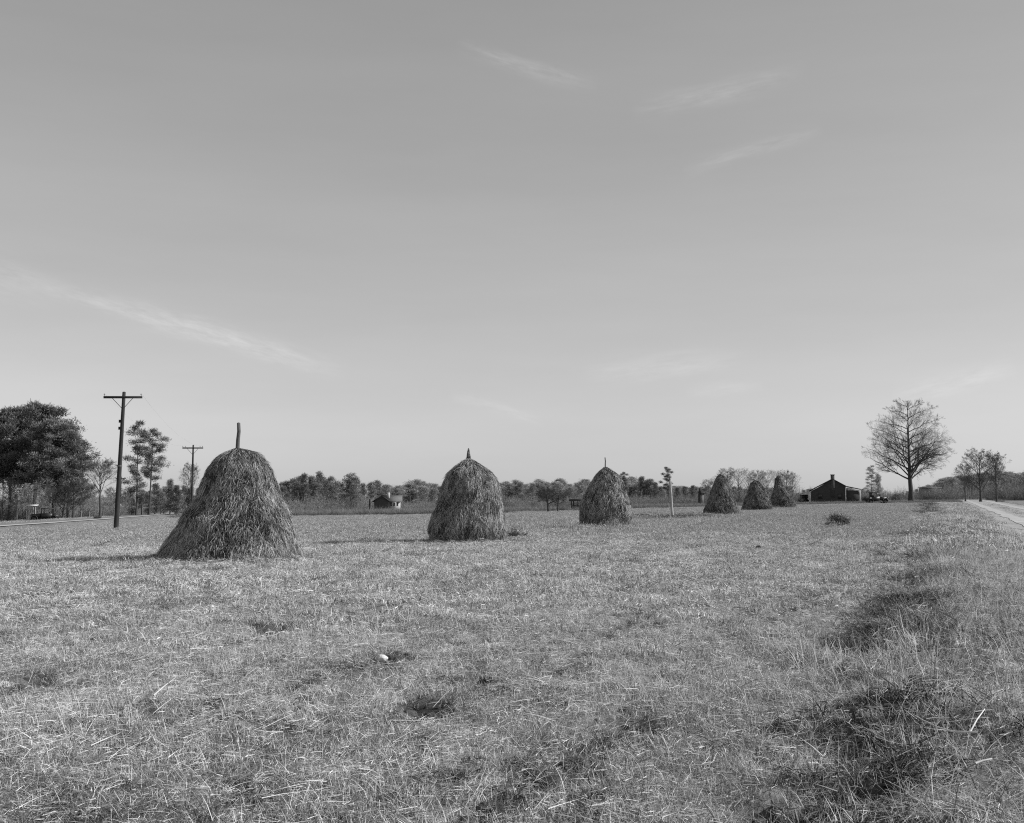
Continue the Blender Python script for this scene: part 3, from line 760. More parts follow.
def build_trees():
    rng = np.random.default_rng(99)
    ell = lambda a, b, w: (lambda f: w * math.sqrt(max(.02, 1 - ((f - a) / b) ** 2)))
    # --- the large bare tree by the house
    h, p = height_at(909, 398, 232)
    big = bare_tree(rng, h, lambda f: 8.9 * (max(.02, 1 - (abs(f - .50) / .51) ** 2.7)) ** .6, .21, .46, 36, 13, 7, 6, .017, rise=.44, droop=.22, low=1.45)
    plant('bare_tree', 'tallest bare tree with wide rounded crown standing to the right of the dark house', 'tree', big, (M['bark'], M['twig']), p, 1, .4)
    # --- right hand bare trees
    b1 = bare_tree(rng, 10, ell(.60, .45, 4.0), .14, .2, 24, 9, 6, 5, .022, rise=.5)
    b2 = bare_tree(rng, 10, ell(.62, .42, 2.8), .18, .16, 20, 8, 6, 5, .022, rise=.6)
    b3 = bare_tree(rng, 10, ell(.55, .5, 4.2), .12, .2, 18, 8, 5, 4, .018, rise=.5)
    for i, (px, top, d, ms, lab) in enumerate([
            (978, 449, 250, b1, 'bare tree standing tall by the dirt road at the right end'),
            (963, 463, 262, b2, 'slender bare tree just left of the taller one by the dirt road'),
            (994, 452, 246, b2, 'bare tree at the very right edge beside the dirt road')]):
        h, p = height_at(px, top, d)
        plant('bare_tree', lab, 'tree', ms, (M['bark'], M['twig']), p, h / 10, i * 1.7)
    # --- bare grove behind the last haystacks
    for i, (px, top, d) in enumerate([(727, 468, 300), (738, 467, 290), (748, 469, 305), (757, 471, 290), (766, 469, 282), (776, 469, 290), (785, 471, 280), (791, 474, 286), (718, 475, 310), (708, 479, 330)]):
        h, p = height_at(px, top, d); rz = rng.uniform(0, 6)
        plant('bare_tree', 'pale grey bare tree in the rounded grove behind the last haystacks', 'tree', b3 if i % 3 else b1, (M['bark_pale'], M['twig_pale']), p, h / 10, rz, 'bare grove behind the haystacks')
    # --- left: bare trees by the road
    h, p = height_at(102.5, 461, 168)
    t1 = bare_tree(rng, h, ell(.64, .42, 3.9), .38, .17, 18, 10, 7, 6, .015, rise=.6)
    plant('bare_tree', 'bare forked tree beside the road left of the tallest telephone pole', 'tree', t1, (M['bark'], M['twig']), p, 1, .5)
    h, p = height_at(192, 462, 235)
    plant('bare_tree', 'thin bare tree right behind the middle telephone pole', 'tree', b2, (M['bark'], M['twig']), p, (h / 14, h / 14, h / 10), 2.0)
    m1 = bare_tree(rng, 5, ell(.6, .5, 3.6), .10, .16, 20, 9, 6, 4, .032, rise=.6)
    for px, top, d, rz, lab in [(66, 488, 168, 0, 'low spreading bare tree behind the parked open car'), (76, 486, 170, 2, 'low spreading bare tree just right of the parked open car')]:
        h, p = height_at(px, top, d); plant('bare_tree', lab, 'tree', m1, (M['bark'], M['twig']), p, h / 5, rz)
    gp = bare_tree(rng, 8, ell(.55, .5, 3.8), .1, .14, 20, 9, 6, 4, .036, rise=.6)
    for px, top, d in [(44, 480, 185), (58, 475, 190), (84, 478, 188), (92, 484, 192), (116, 487, 200), (35, 484, 180), (20, 480, 185), (6, 478, 188)]:
        h, p = height_at(px, top, d); plant('bare_tree', 'grey bare tree under the big pines by the road', 'tree', gp, (M['bark_pale'], M['brush']), p, h / 8, rng.uniform(0, 6), 'bare trees under the big pines')
    # --- orchard trees
    h, p = height_at(546, 484.5, 128); p = hit(548.5, 512.5)
    a1 = bare_tree(rng, 3.0, ell(.70, .40, 2.0), .30, .16, 18, 8, 5, 4, .0186, rise=.35, lean=-.12)
    plant('orchard_tree', 'dark crooked orchard tree with a flat spreading crown', 'tree', a1, (M['bark'], M['dark_twig']), p, h / 3.0, .2)
    p = hit(557.5, 512.3); plant('orchard_tree', 'smaller straight orchard tree left of the open shed', 'tree', a1, (M['bark'], M['dark_twig']), p, .78, 2.4)
    # --- big pines at the left
    pe = lambda f: 5.2 * math.sqrt(max(.03, 1 - ((f - .42) / .60) ** 2))
    P1 = pine(rng, 16, pe, .32, 600, 90, .38, .62, .28, 50, rag=(.45, 1.22), pz=.07)
    P2 = pine(rng, 16, lambda f: 4.2 * math.sqrt(max(.03, 1 - ((f - .45) / .58) ** 2)), .36, 430, 90, .38, .62, .26, 40, rag=(.45, 1.22), pz=.07)
    for px, top, d, ms, rz, lab in [(38, 407, 196, P1, 0, 'tallest of the big dark pines at the left edge'),
                                    (56, 423, 188, P1, 2.1, 'big dark pine with a broad crown just left of the bare forked tree'),
                                    (12, 412, 192, P2, 1, 'big dark pine half cut off by the left edge'),
                                    (71, 438, 200, P2, 4, 'lower dark pine leaning out beside the broad crowned pine')]:
        h, p = height_at(px, top, d); plant('pine_tree', lab, 'tree', ms, (M['bark'], M['needle']), p, (h / 16, h / 16, h / 16), rz)
    # --- pair of tall thin pines
    S1 = pine(rng, 16, lambda f: 2.6 * (.55 + .45 * math.sin(3.0 * f + .4)) * (1.1 - .35 * f), .20, 112, 84, .34, .56, .17, 24, rag=(.3, 1.2))
    S2 = pine(rng, 16, lambda f: 2.7 * math.sqrt(max(.05, 1 - ((f - .45) / .62) ** 2)), .42, 104, 84, .34, .56, .17, 20, lean=.03, rag=(.3, 1.25))
    for px, top, d, ms, lab in [(138.5, 424, 222, S1, 'tall thin pine, straight, with branches low on its trunk'), (151.5, 431, 226, S2, 'tall thin pine with a bare trunk and open crown, right of the straight one')]:
        h, p = height_at(px, top, d); plant('pine_tree', lab, 'tree', ms, (M['bark'], M['needle']), p, h / 16, 0)
    # --- pines of the tree lines
    Q = [pine(rng, 10, (lambda w: lambda f: w * math.sqrt(max(.04, 1 - ((f - .35) / .68) ** 2)))(w), .06, 140, 44, .42, .60, .16, 34, 0., (.2, 1.3), .08) for w in (1.5, 2.4, 1.9)] + [pine(rng, 10, lambda f: 2.4 * math.sqrt(max(.04, 1 - ((f - .5) / .55) ** 2)), .42, 90, 44, .42, .58, .16, 22, .03, (.2, 1.3), .06), pine(rng, 10, lambda f: 1.9 * (1.05 - f), .08, 120, 44, .42, .55, .16, 32, -.02, (.3, 1.3), .06)]
    protos = {}
    def line(rows, key, label, group, wide=1.0):
        for i, (px, top, d) in enumerate(rows):
            h, p = height_at(px, top, d); ms = Q[(i * 2 + int(px)) % 5]
            k = (id(ms[1]), key)
            s = h / 10; sc = (s * wide * rng.uniform(.9, 1.15),) * 2 + (s,)
            if k not in protos:
                crown = ms[1].copy(); crown.materials.clear(); crown.materials.append(M[key])
                trunk = ms[0].copy(); trunk.materials.clear(); trunk.materials.append(M['bark'])
                protos[k] = plant('pine_tree', label, 'tree', (trunk, crown), (None, None), p, sc, rng.uniform(0, 6), group)
            else:
                copy_thing(protos[k], label, p, rng.uniform(0, 6), sc, group)
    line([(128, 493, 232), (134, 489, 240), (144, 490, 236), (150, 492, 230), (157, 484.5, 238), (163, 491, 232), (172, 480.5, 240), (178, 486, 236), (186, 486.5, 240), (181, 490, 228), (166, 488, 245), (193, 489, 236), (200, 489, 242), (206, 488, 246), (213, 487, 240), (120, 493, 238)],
         'needle_haze_tint', 'small pine in the row between the tall thin pines and the widest haystack', 'pines beyond the left road', 1.1)
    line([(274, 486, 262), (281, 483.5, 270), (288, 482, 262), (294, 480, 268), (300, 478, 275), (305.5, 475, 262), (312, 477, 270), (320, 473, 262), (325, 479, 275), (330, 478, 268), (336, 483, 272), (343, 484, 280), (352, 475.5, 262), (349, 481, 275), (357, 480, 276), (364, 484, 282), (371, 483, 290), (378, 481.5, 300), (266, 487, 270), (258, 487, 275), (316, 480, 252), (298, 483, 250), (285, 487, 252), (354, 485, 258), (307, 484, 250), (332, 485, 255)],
         'needle_haze_tint', 'dark pine in the wood between the widest haystack and the distant farmhouse', 'pines left of the distant farmhouse', 1.05)
    rows = []
    sk = [(384, 484), (394, 485), (405, 486), (418, 481), (430, 484), (445, 484), (460, 483), (480, 484), (500, 482.5), (515, 481.5), (527, 484), (540, 481), (550, 484.5), (560, 480), (572, 485), (585, 480.5), (600, 486), (614, 485), (622, 478)]
    for i in range(84):
        px = 384 + i * 3.0 + rng.uniform(-1.5, 1.5); top = float(np.interp(px, [a for a, b in sk], [b for a, b in sk])) + rng.choice([0, .5, 1.5, 2.5, 4])
        rows.append((px, top, rng.uniform(380, 470)))
    rows += [(386 + i * 12.2, float(np.interp(386 + i * 12.2, [a for a, b in sk], [b for a, b in sk])) + .8, 378 + 9 * (i % 4)) for i in range(18)]
    rows += [(418, 480.5, 400), (516, 481, 400), (540, 480.5, 410), (560, 479.5, 405), (585, 480, 400)]
    line(rows, 'needle_haze_tint_far', 'hazy pine in the distant wood between the farmhouse and the lopsided haystack', 'distant pines in the middle', 1.6)
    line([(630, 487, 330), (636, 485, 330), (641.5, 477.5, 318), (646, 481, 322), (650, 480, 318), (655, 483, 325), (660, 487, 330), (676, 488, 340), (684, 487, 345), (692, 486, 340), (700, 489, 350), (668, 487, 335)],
         'needle_haze_tint', 'dark pine in the clump behind the bare field post', 'pines behind the field post', 1.15)
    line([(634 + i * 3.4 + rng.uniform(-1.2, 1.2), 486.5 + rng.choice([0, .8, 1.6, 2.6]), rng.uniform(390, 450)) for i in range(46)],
         'needle_haze_tint_far', 'low hazy tree in the distant wood from the field post to the dark house', 'distant wood behind the far haystacks', 1.7)
    h, p = height_at(666, 468, 318); plant('pine_tree', 'tall open crowned pine rising just left of the bare field post', 'tree', S2, (M['bark'], M['needle_haze_tint']), p, h / 16, 1)
    h, p = height_at(624, 473, 320); plant('pine_tree', 'open crowned pine peeping out behind the lopsided haystack', 'tree', S2, (M['bark'], M['needle_haze_tint']), p, h / 16, 3)
    rows = []
    sk = [(796, 490), (815, 489), (850, 488), (868, 490), (890, 492), (905, 491), (920, 486), (935, 481), (945, 478), (960, 476), (975, 474), (1000, 472), (1040, 474)]
    for i in range(50):
        px = 796 + i * 5 + rng.uniform(-2, 2); top = float(np.interp(px, [a for a, b in sk], [b for a, b in sk])) + rng.choice([0, .5, 1.5, 3])
        rows.append((px, top, rng.uniform(440, 520)))
    line(rows, 'needle_haze_tint_far', 'hazy tree in the distant wood behind the house and the bare trees', 'distant wood behind the house', 1.9)
    for px, top, d, ms, lab, sx in [(869.5, 466.5, 300, S1, 'thin layered pine just left of the tallest bare tree', 1.15), (877, 475, 290, Q[1], 'dense dark pine behind the dark car with the cab', .8)]:
        h, p = height_at(px, top, d); H0 = 16 if ms is S1 else 10
        c2 = ms[1].copy(); c2.materials.clear(); c2.materials.append(M['needle_haze_tint_far'])
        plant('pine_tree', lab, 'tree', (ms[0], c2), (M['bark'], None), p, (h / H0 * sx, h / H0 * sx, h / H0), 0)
    # --- bushes
    def bush(label, p, w, h, m, n, seed):
        r = np.random.default_rng(seed); me = shrub_mesh(r, h, w, n, .02 if w < 2 else .04)
        G = Geo(); k = n * (12 if w < 1.3 else 30); a = r.uniform(0, 6.28, k); q = w / 2 * np.sqrt(r.uniform(0, 1, k)); zz = h * r.uniform(.05, .8, k) * np.sqrt(np.clip(1 - (q / w * 1.9) ** 2, .05, 1))
        blades(G, np.stack([q * np.cos(a), q * np.sin(a), zz], 1), norm(r.normal(0, 1, (k, 3)) + np.array([0, 0, .4])), .10 * max(1, h), .028 * max(1, h), np.zeros((k, 3)), r, r.uniform(.1, .7, k))
        t = thing('bush', label, 'bush', p); link('stems', me, M['twig'], t); link('foliage', G.mesh('foliage'), m, t)
    bush('lone low bush in the mown field in front of the dark house', hit(838, 527.5), 1.25, .85, M['brush'], 150, 3)
    bush('round dark bush at the right corner of the dark house', spot(863.5, 226), 1.3, 1.6, M['leaf_dark'], 40, 4)
    bush('pale bare bush between the dark car with the cab and the tallest bare tree', spot(894, 270), 2.2, 2.2, M['brush'], 40, 5)
    bush('low dark bush at the foot of the bare forked tree', hit(97, 518.8), 1.0, .6, M['leaf_dark'], 40, 6)

# ------------------------------------------------------------------ poles
def telephone_pole(label, p, h, arm, r0, lean, sign=False, bracket=False):
    t = thing('telephone_pole', label, 'telephone pole', p, group='telephone poles along the road')
    G = Geo(); tube(G, [(lean * h * i / 6, 0, -.3 + (h + .3) * i / 6) for i in range(7)], [r0 * (1.15 - .07 * i) for i in range(7)], 10, .4)
    part('pole', G, M['creosote'], t, True)
    zt = h - .38; xo = lean * h
    G = Geo(); box(G, (xo - arm / 2, -r0 - .13, zt - .07), (xo + arm / 2, -r0 - .01 + .02, zt + .08)); ca = part('crossarm', G, M['creosote'], t)
    for sx in (-1, 1):
        G = Geo(); tube(G, [(xo + sx * .06, -r0 - .05, zt - .75), (xo + sx * arm * .27, -r0 - .13, zt - .06)], [.02, .02], 5); part('brace', G, M['creosote'], t)
    for fx in (-.48, .48, -.36, .36, -.22, .22)[:2 if arm > 2 and bracket else 4]:
        G = Geo(); x = xo + fx * arm
        tube(G, [(x, -r0 - .07, zt + .08), (x, -r0 - .07, zt + .15), (x, -r0 - .07, zt + .16), (x, -r0 - .07, zt + .22), (x, -r0 - .07, zt + .26)], [.015, .015, .05, .055, .02], 7)
        part('insulator', G, M['porcelain'], ca)
    if bracket:
        for z in (.79, .74):
            G = Geo(); box(G, (lean * h * z - r0 - .08, -.05, h * z - .10), (lean * h * z - r0 * .8, .05, h * z + .10)); part('bracket', G, M['creosote'], t)
        G = Geo(); tube(G, [(lean * h * .47, 0, h * .47 - .05), (lean * h * .47, 0, h * .47 + .05)], [r0 * 1.12, r0 * 1.12], 10); part('band', G, M['wood'], t)
    if sign:
        G = Geo(); box(G, (-.35, -r0 * 1.6 - .02, 1.5), (.30, -r0 * 1.25, 2.3)); part('sign_plate', G, M['white_paint'], t)

def build_poles():
    p = spot(118.6, 78); h = at(123, 392, 78).z - p.z; telephone_pole('tallest telephone pole with a wide crossarm, nearest to the road', p, h, 2.6, .15, .036, bracket=True)
    p = spot(193.2, 140); h = at(193.5, 445, 140).z - p.z; telephone_pole('telephone pole with a wide crossarm, half hidden by the widest haystack', p, h, 2.5, .13, .010)
    p = spot(122.5, 222); h = at(124.5, 476.5, 222).z - p.z; telephone_pole('small distant telephone pole with a white plate, behind the tallest pole', p, h, 2.0, .13, .006, sign=True)
    def wire(label, a, b, sag):
        G = Geo(); n = 28; a, b = np.array(a, float), np.array(b, float)
        tube(G, [a + (b - a) * i / n - np.array([0, 0, sag * 4 * (i / n) * (1 - i / n)]) for i in range(n + 1)], [.002] * (n + 1), 4, .4)
        o = link('overhead_wire', G.mesh('overhead_wire'), M['creosote'], None); tag(o, label, 'wire')
    A, B = spot(118.6, 78), spot(193.2, 140); ha, hb = at(123, 392, 78).z - .12, at(193.5, 445, 140).z - .12
    for k, sd in enumerate((-1, 1)):
        wire(('left', 'right')[k] + ' hand thin wire strung between the two telephone poles with wide crossarms', (A.x + .33 + sd * 1.25, A.y - .22, ha), (B.x + .08 + sd * 1.2, B.y - .2, hb), .9)
    p = hit(672.6, 518.2); h = at(670.4, 480, p.y).z - p.z
    t = thing('stack_pole', 'bare sunlit field post standing alone in a ring of old hay', 'post', p)
    G = Geo(); tube(G, [(-.055 * h * i / 6 + .01 * math.sin(i * 2.2), .01 * math.cos(i * 3), -.2 + (h + .2) * i / 6) for i in range(7)], [.105, .10, .096, .092, .088, .084, .075], 10, .4)
    part('post', G, M['pale_wood'], t, True)
    G = Geo(); tube(G, [(-.055 * h + .02, .02, h - .02), (-.055 * h - .05, .03, h + .12)], [.06, .035], 6); part('broken_tip', G, M['wood'], t)

# ------------------------------------------------------------------ buildings
def slab(G, a, b, c, d, th):
    """a roof plane with thickness from four corners (upper side)"""
    P = [np.array(v, float) for v in (a, b, c, d)]; Q_ = [v - np.array([0, 0, th]) for v in P]
    G.add(P + Q_, [(0, 1, 2, 3), (7, 6, 5, 4), (0, 4, 5, 1), (1, 5, 6, 2), (2, 6, 7, 3), (3, 7, 4, 0)])

def build_buildings():
    # the dark house: gable end to the camera, shed porch to the right
    D = 222.0; p0 = spot(831, D)
    X = lambda px: (px - 831) / F_PX * D; Zt = lambda py: at(831, py, D).z - p0.z
    t = thing('house', 'long low dark board house with a gable end and chimney near the bare tree', 'house', p0, -math.atan((831 - 512) / F_PX))
    zp, ze, zr = Zt(478.4), Zt(490.7), Zt(485.6); xl, xm, xr = X(808.5), X(843.8), X(857.5); zq = Zt(489.0)
    dep = 9.0
    G = Geo()
    G.add([(xl + .3, 0, 0), (xm, 0, 0), (xm, 0, zr - .15), (0, 0, zp - .15), (0, 0, 0), (xl + .3, 0, ze - .15)], [(0, 4, 3, 5), (4, 1, 2, 3)])
    box(G, (xl + .3, .01, 0), (xm, dep, ze - .16)); w = part('wall', G, M['dark_board'], t)
    G = Geo(); box(G, (xm + .01, .03, 0), (xr - .25, dep - .1, zq - .25)); part('side_room_wall', G, M['dark_board'], t)
    G = Geo()
    slab(G, (xl - .1, -.35, ze), (0, -.35, zp), (0, dep + .3, zp), (xl - .1, dep + .3, ze), .12)
    slab(G, (0.004, -.35, zp), (xm, -.35, zr), (xm, dep + .3, zr), (0.004, dep + .3, zp), .12)
    part('roof', G, M['tin_roof'], t)
    G = Geo(); slab(G, (xm + .01, -.35, zr - .05), (xr + .15, -.35, zq), (xr + .15, dep + .2, zq), (xm + .01, dep + .2, zr - .05), .10); part('porch_roof', G, M['tin_roof'], t)
    G = Geo(); zc = Zt(475.2); cx = X(831.2); box(G, (cx - .36, -.06, 1.2), (cx + .36, .6, zc)); box(G, (cx - .42, -.10, zc), (cx + .42, .66, zc + .15)); part('chimney', G, M['brick'], t)
    for x in (xl + .12, xm - .05, xr - .05):
        G = Geo(); box(G, (x - .08, -.25, 0), (x + .08, -.09, (ze - .2) if x < 0 else (zr - .25 if x < xm else zq - .15))); part('porch_post', G, M['white_paint'], t)
    for px in (819, 838):
        G = Geo(); x = X(px); box(G, (x - .42, -.05, .9), (x + .42, -.004, 2.0)); f = part('window', G, M['grey_board'], t)
        f.data.materials[0] = M['dark_board']
        G = Geo(); box(G, (x - .34, -.075, .98), (x + .34, -.052, 1.92)); part('pane', G, M['glass_dark'], f)
    # distant farmhouse with a white wall
    D = 236.0; p0 = spot(382, D); X = lambda px: (px - 382) / F_PX * D; Zt = lambda py: at(382, py, D).z - p0.z
    t = thing('farmhouse', 'distant small farmhouse with dark gable and whitewashed side wall', 'house', p0)
    zr, ze = Zt(495.2), Zt(501.3); xa, xb, xc = X(373.4), X(389.4), X(400.8); dp = 7.0
    G = Geo(); G.add([(xa + .3, 0, 0), (xb, 0, 0), (xb, 0, ze), (0, 0, zr - .1), (0, 0, 0), (xa + .3, 0, ze)], [(0, 4, 3, 5), (4, 1, 2, 3)])
    box(G, (xa + .3, .01, 0), (xb, dp, ze - .05)); part('gable_wall', G, M['dark_board'], t)
    G = Geo(); box(G, (xb + .01, .6, 0), (xc, .8, ze - .12)); wl = part('side_wall', G, M['whitewash'], t)
    G = Geo(); slab(G, (xa - .1, -.3, ze - .05), (0, -.3, zr), (0, dp + .2, zr), (xa - .1, dp + .2, ze - .05), .12)
    slab(G, (.004, -.3, zr), (xb + .25, -.3, ze + .05), (xb + .25, dp + .2, ze + .05), (.004, dp + .2, zr), .12)
    part('roof', G, M['tin_roof'], t)
    G = Geo(); slab(G, (xb - 1.2, .3, ze + .02), (xc + .35, .3, ze + .02), (xc + .1, 3.6, zr - .06), (.3, 3.6, zr - .06), .1); part('wing_roof', G, M['shingle'], t)
    for px in (391.6, 394.6, 397.8):
        G = Geo(); x = X(px); box(G, (x - .17, .54, ze - .95), (x + .17, .597, ze - .25)); part('window', G, M['glass_dark'], wl)
    G = Geo(); x = X(388); box(G, (x - .28, 2.0, zr - .9), (x + .28, 2.5, zr + .55)); part('chimney', G, M['whitewash'], t)
    p = spot(370.6, 226); t = thing('chimney_post', 'lone dark stub standing just left of the distant farmhouse', 'post', p)
    G = Geo(); tube(G, [(0, 0, -.1), (0, 0, 1.4), (0, 0, 1.45), (0, 0, at(370, 499.2, 226).z - p.z)], [.16, .14, .2, .18], 8); part('post', G, M['creosote'], t)
    # open shed behind the lopsided haystack
    D = 176.0; p0 = spot(578, D); X = lambda px: (px - 578) / F_PX * D; Zt = lambda py: at(578, py, D).z - p0.z
    t = thing('open_shed', 'open pole shed with a sloping roof behind the lopsided haystack', 'shed', p0)
    for px, y in ((571.2, 0), (574.0, 2.4), (577.4, 0), (580.6, 2.4), (585, 0), (590, 0)):
        G = Geo(); x = X(px); tube(G, [(x, y, -.1), (x + .02, y, Zt(501))], [.10, .08], 6); part('post', G, M['creosote'], t)
    G = Geo(); slab(G, (X(569.3), -.3, Zt(500.2)), (X(592), -.3, Zt(499.4)), (X(592), 3, Zt(498.2)), (X(569.3), 3, Zt(499.4)), .16); part('roof', G, M['tin_roof'], t)
    G = Geo(); box(G, (X(572), 2.5, 0), (X(590), 2.56, Zt(505))); part('back_wall', G, M['grey_board'], t)
    # tall narrow shed
    D = 270.0; p0 = spot(701, D); X = lambda px: (px - 701) / F_PX * D; Zt = lambda py: at(701, py, D).z - p0.z
    t = thing('outhouse', 'narrow dark outhouse left of the tall pointed haystack', 'outhouse', p0)
    G = Geo(); box(G, (X(698), 0, 0), (X(704), 1.5, Zt(493.4))); part('wall', G, M['dark_board'], t)
    G = Geo(); slab(G, (X(697.4), -.25, Zt(493)), (X(704.6), -.25, Zt(493)), (X(704.6), 1.7, Zt(491.6)), (X(697.4), 1.7, Zt(491.6)), .1); part('roof', G, M['tin_roof'], t)
    G = Geo(); box(G, (X(698.4), .4, Zt(493)), (X(700.8), 1.0, Zt(488.2))); part('vent', G, M['dark_board'], t)
    G = Geo(); box(G, (X(699.4), -.06, .05), (X(702.6), -.004, Zt(495))); dr = part('door', G, M['grey_board'], t)
    # grey barn beyond the tree
    D = 345.0; p0 = spot(931.5, D); X = lambda px: (px - 931.5) / F_PX * D; Zt = lambda py: at(931.5, py, D).z - p0.z
    t = thing('barn', 'plain grey barn with a flat roof line right of the tallest bare tree', 'barn', p0)
    G = Geo(); box(G, (X(924), 0, 0), (X(939), 6, Zt(488))); part('wall', G, M['grey_board'], t)
    G = Geo(); slab(G, (X(923.4), -.3, Zt(487.8)), (X(939.8), -.3, Zt(487.4)), (X(939.8), 6.2, Zt(486.6)), (X(923.4), 6.2, Zt(487)), .18); part('roof', G, M['shingle'], t)
    G = Geo(); box(G, (X(929), -.07, 0), (X(934), -.004, 2.6)); part('door', G, M['dark_board'], t)
    # roadside stand at the left edge
    D = 172.0; p0 = spot(35, D); Zt = lambda py: at(35, py, D).z - p0.z
    t = thing('roadside_stand', 'pale topped roadside stand on thin posts left of the parked open car', 'stand', p0)
    h = Zt(505.2)
    G = Geo(); slab(G, (-.75, -.4, h), (.75, -.4, h), (.75, .6, h + .08), (-.75, .6, h + .08), .09); part('top', G, M['white_paint'], t)
    for x, y in ((-.65, -.3), (.3, -.3), (.3, .5), (-.65, .5)):
        G = Geo(); tube(G, [(x, y, -.1), (x, y, h - .08)], [.06, .05], 6); part('post', G, M['pale_wood'], t)

# ------------------------------------------------------------------ vehicles
def old_car(label, p, rz, style):
    """1920s motor car, hood toward -x: style 'open' (roadster with top frame), 'coupe' or 'sedan'"""
    t = thing('old_car', label, 'car', p, rz, 'old cars')
    G = Geo()
    prism(G, [(-1.75, .55), (-.45, .50), (-.45, 1.08), (-1.75, .98)], 'y', -.36, .36)                 # hood
    prism(G, [(-.45, .48), (.95, .48), (.95, 1.12), (-.45, 1.10)], 'y', -.62, .62)                   # tub
    prism(G, [(.95, .50), (1.65, .58), (1.60, .86), (.95, 1.10)], 'y', -.58, .58)                    # tail
    box(G, (-1.8, -.42, .36), (1.6, .42, .49))
    part('body', G, M['car_paint'], t)
    G = Geo(); box(G, (-1.86, -.33, .5), (-1.752, .33, 1.04)); part('radiator', G, M['chrome'], t)
    cx1 = .95 if style != 'sedan' else 1.35
    G = Geo()
    for x, y in ((-.42, -.58), (-.42, .58), (cx1 - .08, -.58), (cx1 - .08, .58)) + (((.4, -.58), (.4, .58)) if style == 'sedan' else ()):
        prism(G, [(x - .04, 1.09), (x + .05, 1.09), (x + .05, 1.72), (x - .04, 1.72)], 'y', y - .04, y + .04)
    if style != 'open': prism(G, [(cx1 - .12, 1.09), (cx1 - .02, 1.09), (cx1 - .06, 1.70), (cx1 - .14, 1.70)], 'y', -.58, .58)
    part('cab_frame', G, M['car_paint'], t)
    G = Geo(); th = .10
    prism(G, [(-.52, 1.70), (cx1 + .04, 1.70), (cx1 - .08, 1.82), (-.42, 1.82)], 'y', -.66, .66); part('roof', G, M['canvas'], t)
    G = Geo(); box(G, (-.10, -.5, .9), (.55, .5, 1.06)); box(G, (.5, -.5, .95), (.66, .5, 1.32)); part('seat', G, M['canvas'], t)
    for y in (-1, 1):
        for x in (-1.35, 1.15):
            G = Geo(); a = np.linspace(-.15, math.pi + .15, 12); r = .47
            for i in range(11):
                c0 = (x + r * math.cos(a[i]), .38 + r * math.sin(a[i]) * .92); c1 = (x + r * math.cos(a[i + 1]), .38 + r * math.sin(a[i + 1]) * .92)
                prism(G, [c0, c1, (x + (c1[0] - x) * .93, .38 + (c1[1] - .38) * .93), (x + (c0[0] - x) * .93, .38 + (c0[1] - .38) * .93)], 'y', min(y * .42, y * .80), max(y * .42, y * .80))
            part('fender', G, M['car_paint'], t)
            G = Geo(); ang = np.linspace(0, 2 * math.pi, 25)
            ring = [(x + .31 * math.cos(q), y * .66, .38 + .31 * math.sin(q)) for q in ang]
            tube(G, ring, [.07] * 25, 8, cap=False); wh = part('wheel', G, M['rubber'], t, True)
            G = Geo()
            for q in np.linspace(0, math.pi, 6, endpoint=False):
                tube(G, [(x - .26 * math.cos(q), y * .66, .38 - .26 * math.sin(q)), (x + .26 * math.cos(q), y * .66, .38 + .26 * math.sin(q))], [.018, .018], 4)
            tube(G, [(x, y * .60, .38), (x, y * .74, .38)], [.07, .05], 8)
            part('rim', G, M['rim'], wh)
        G = Geo(); box(G, (-.9, min(y * .63, y * .80), .34), (.7, max(y * .63, y * .80), .38)); part('running_board', G, M['car_paint'], t)
        G = Geo(); tube(G, [(-1.80, y * .46, .98), (-1.84, y * .46, .98), (-1.98, y * .46, .98)], [.06, .10, .11], 10); part('headlight', G, M['chrome'], t)
    return t

def build_cars():
    p = spot(49, 157); old_car('dark open car with an upright windscreen frame parked by the left road', p, 0.12, 'open')
    p = spot(874, 214); old_car('dark car with a square cab parked right of the dark house', p, math.pi + .05, 'coupe').scale = (1.1, 1.1, 1.15)
    p = spot(802, 226); old_car('dark closed car parked at the left corner of the dark house', p, 1.15, 'sedan')

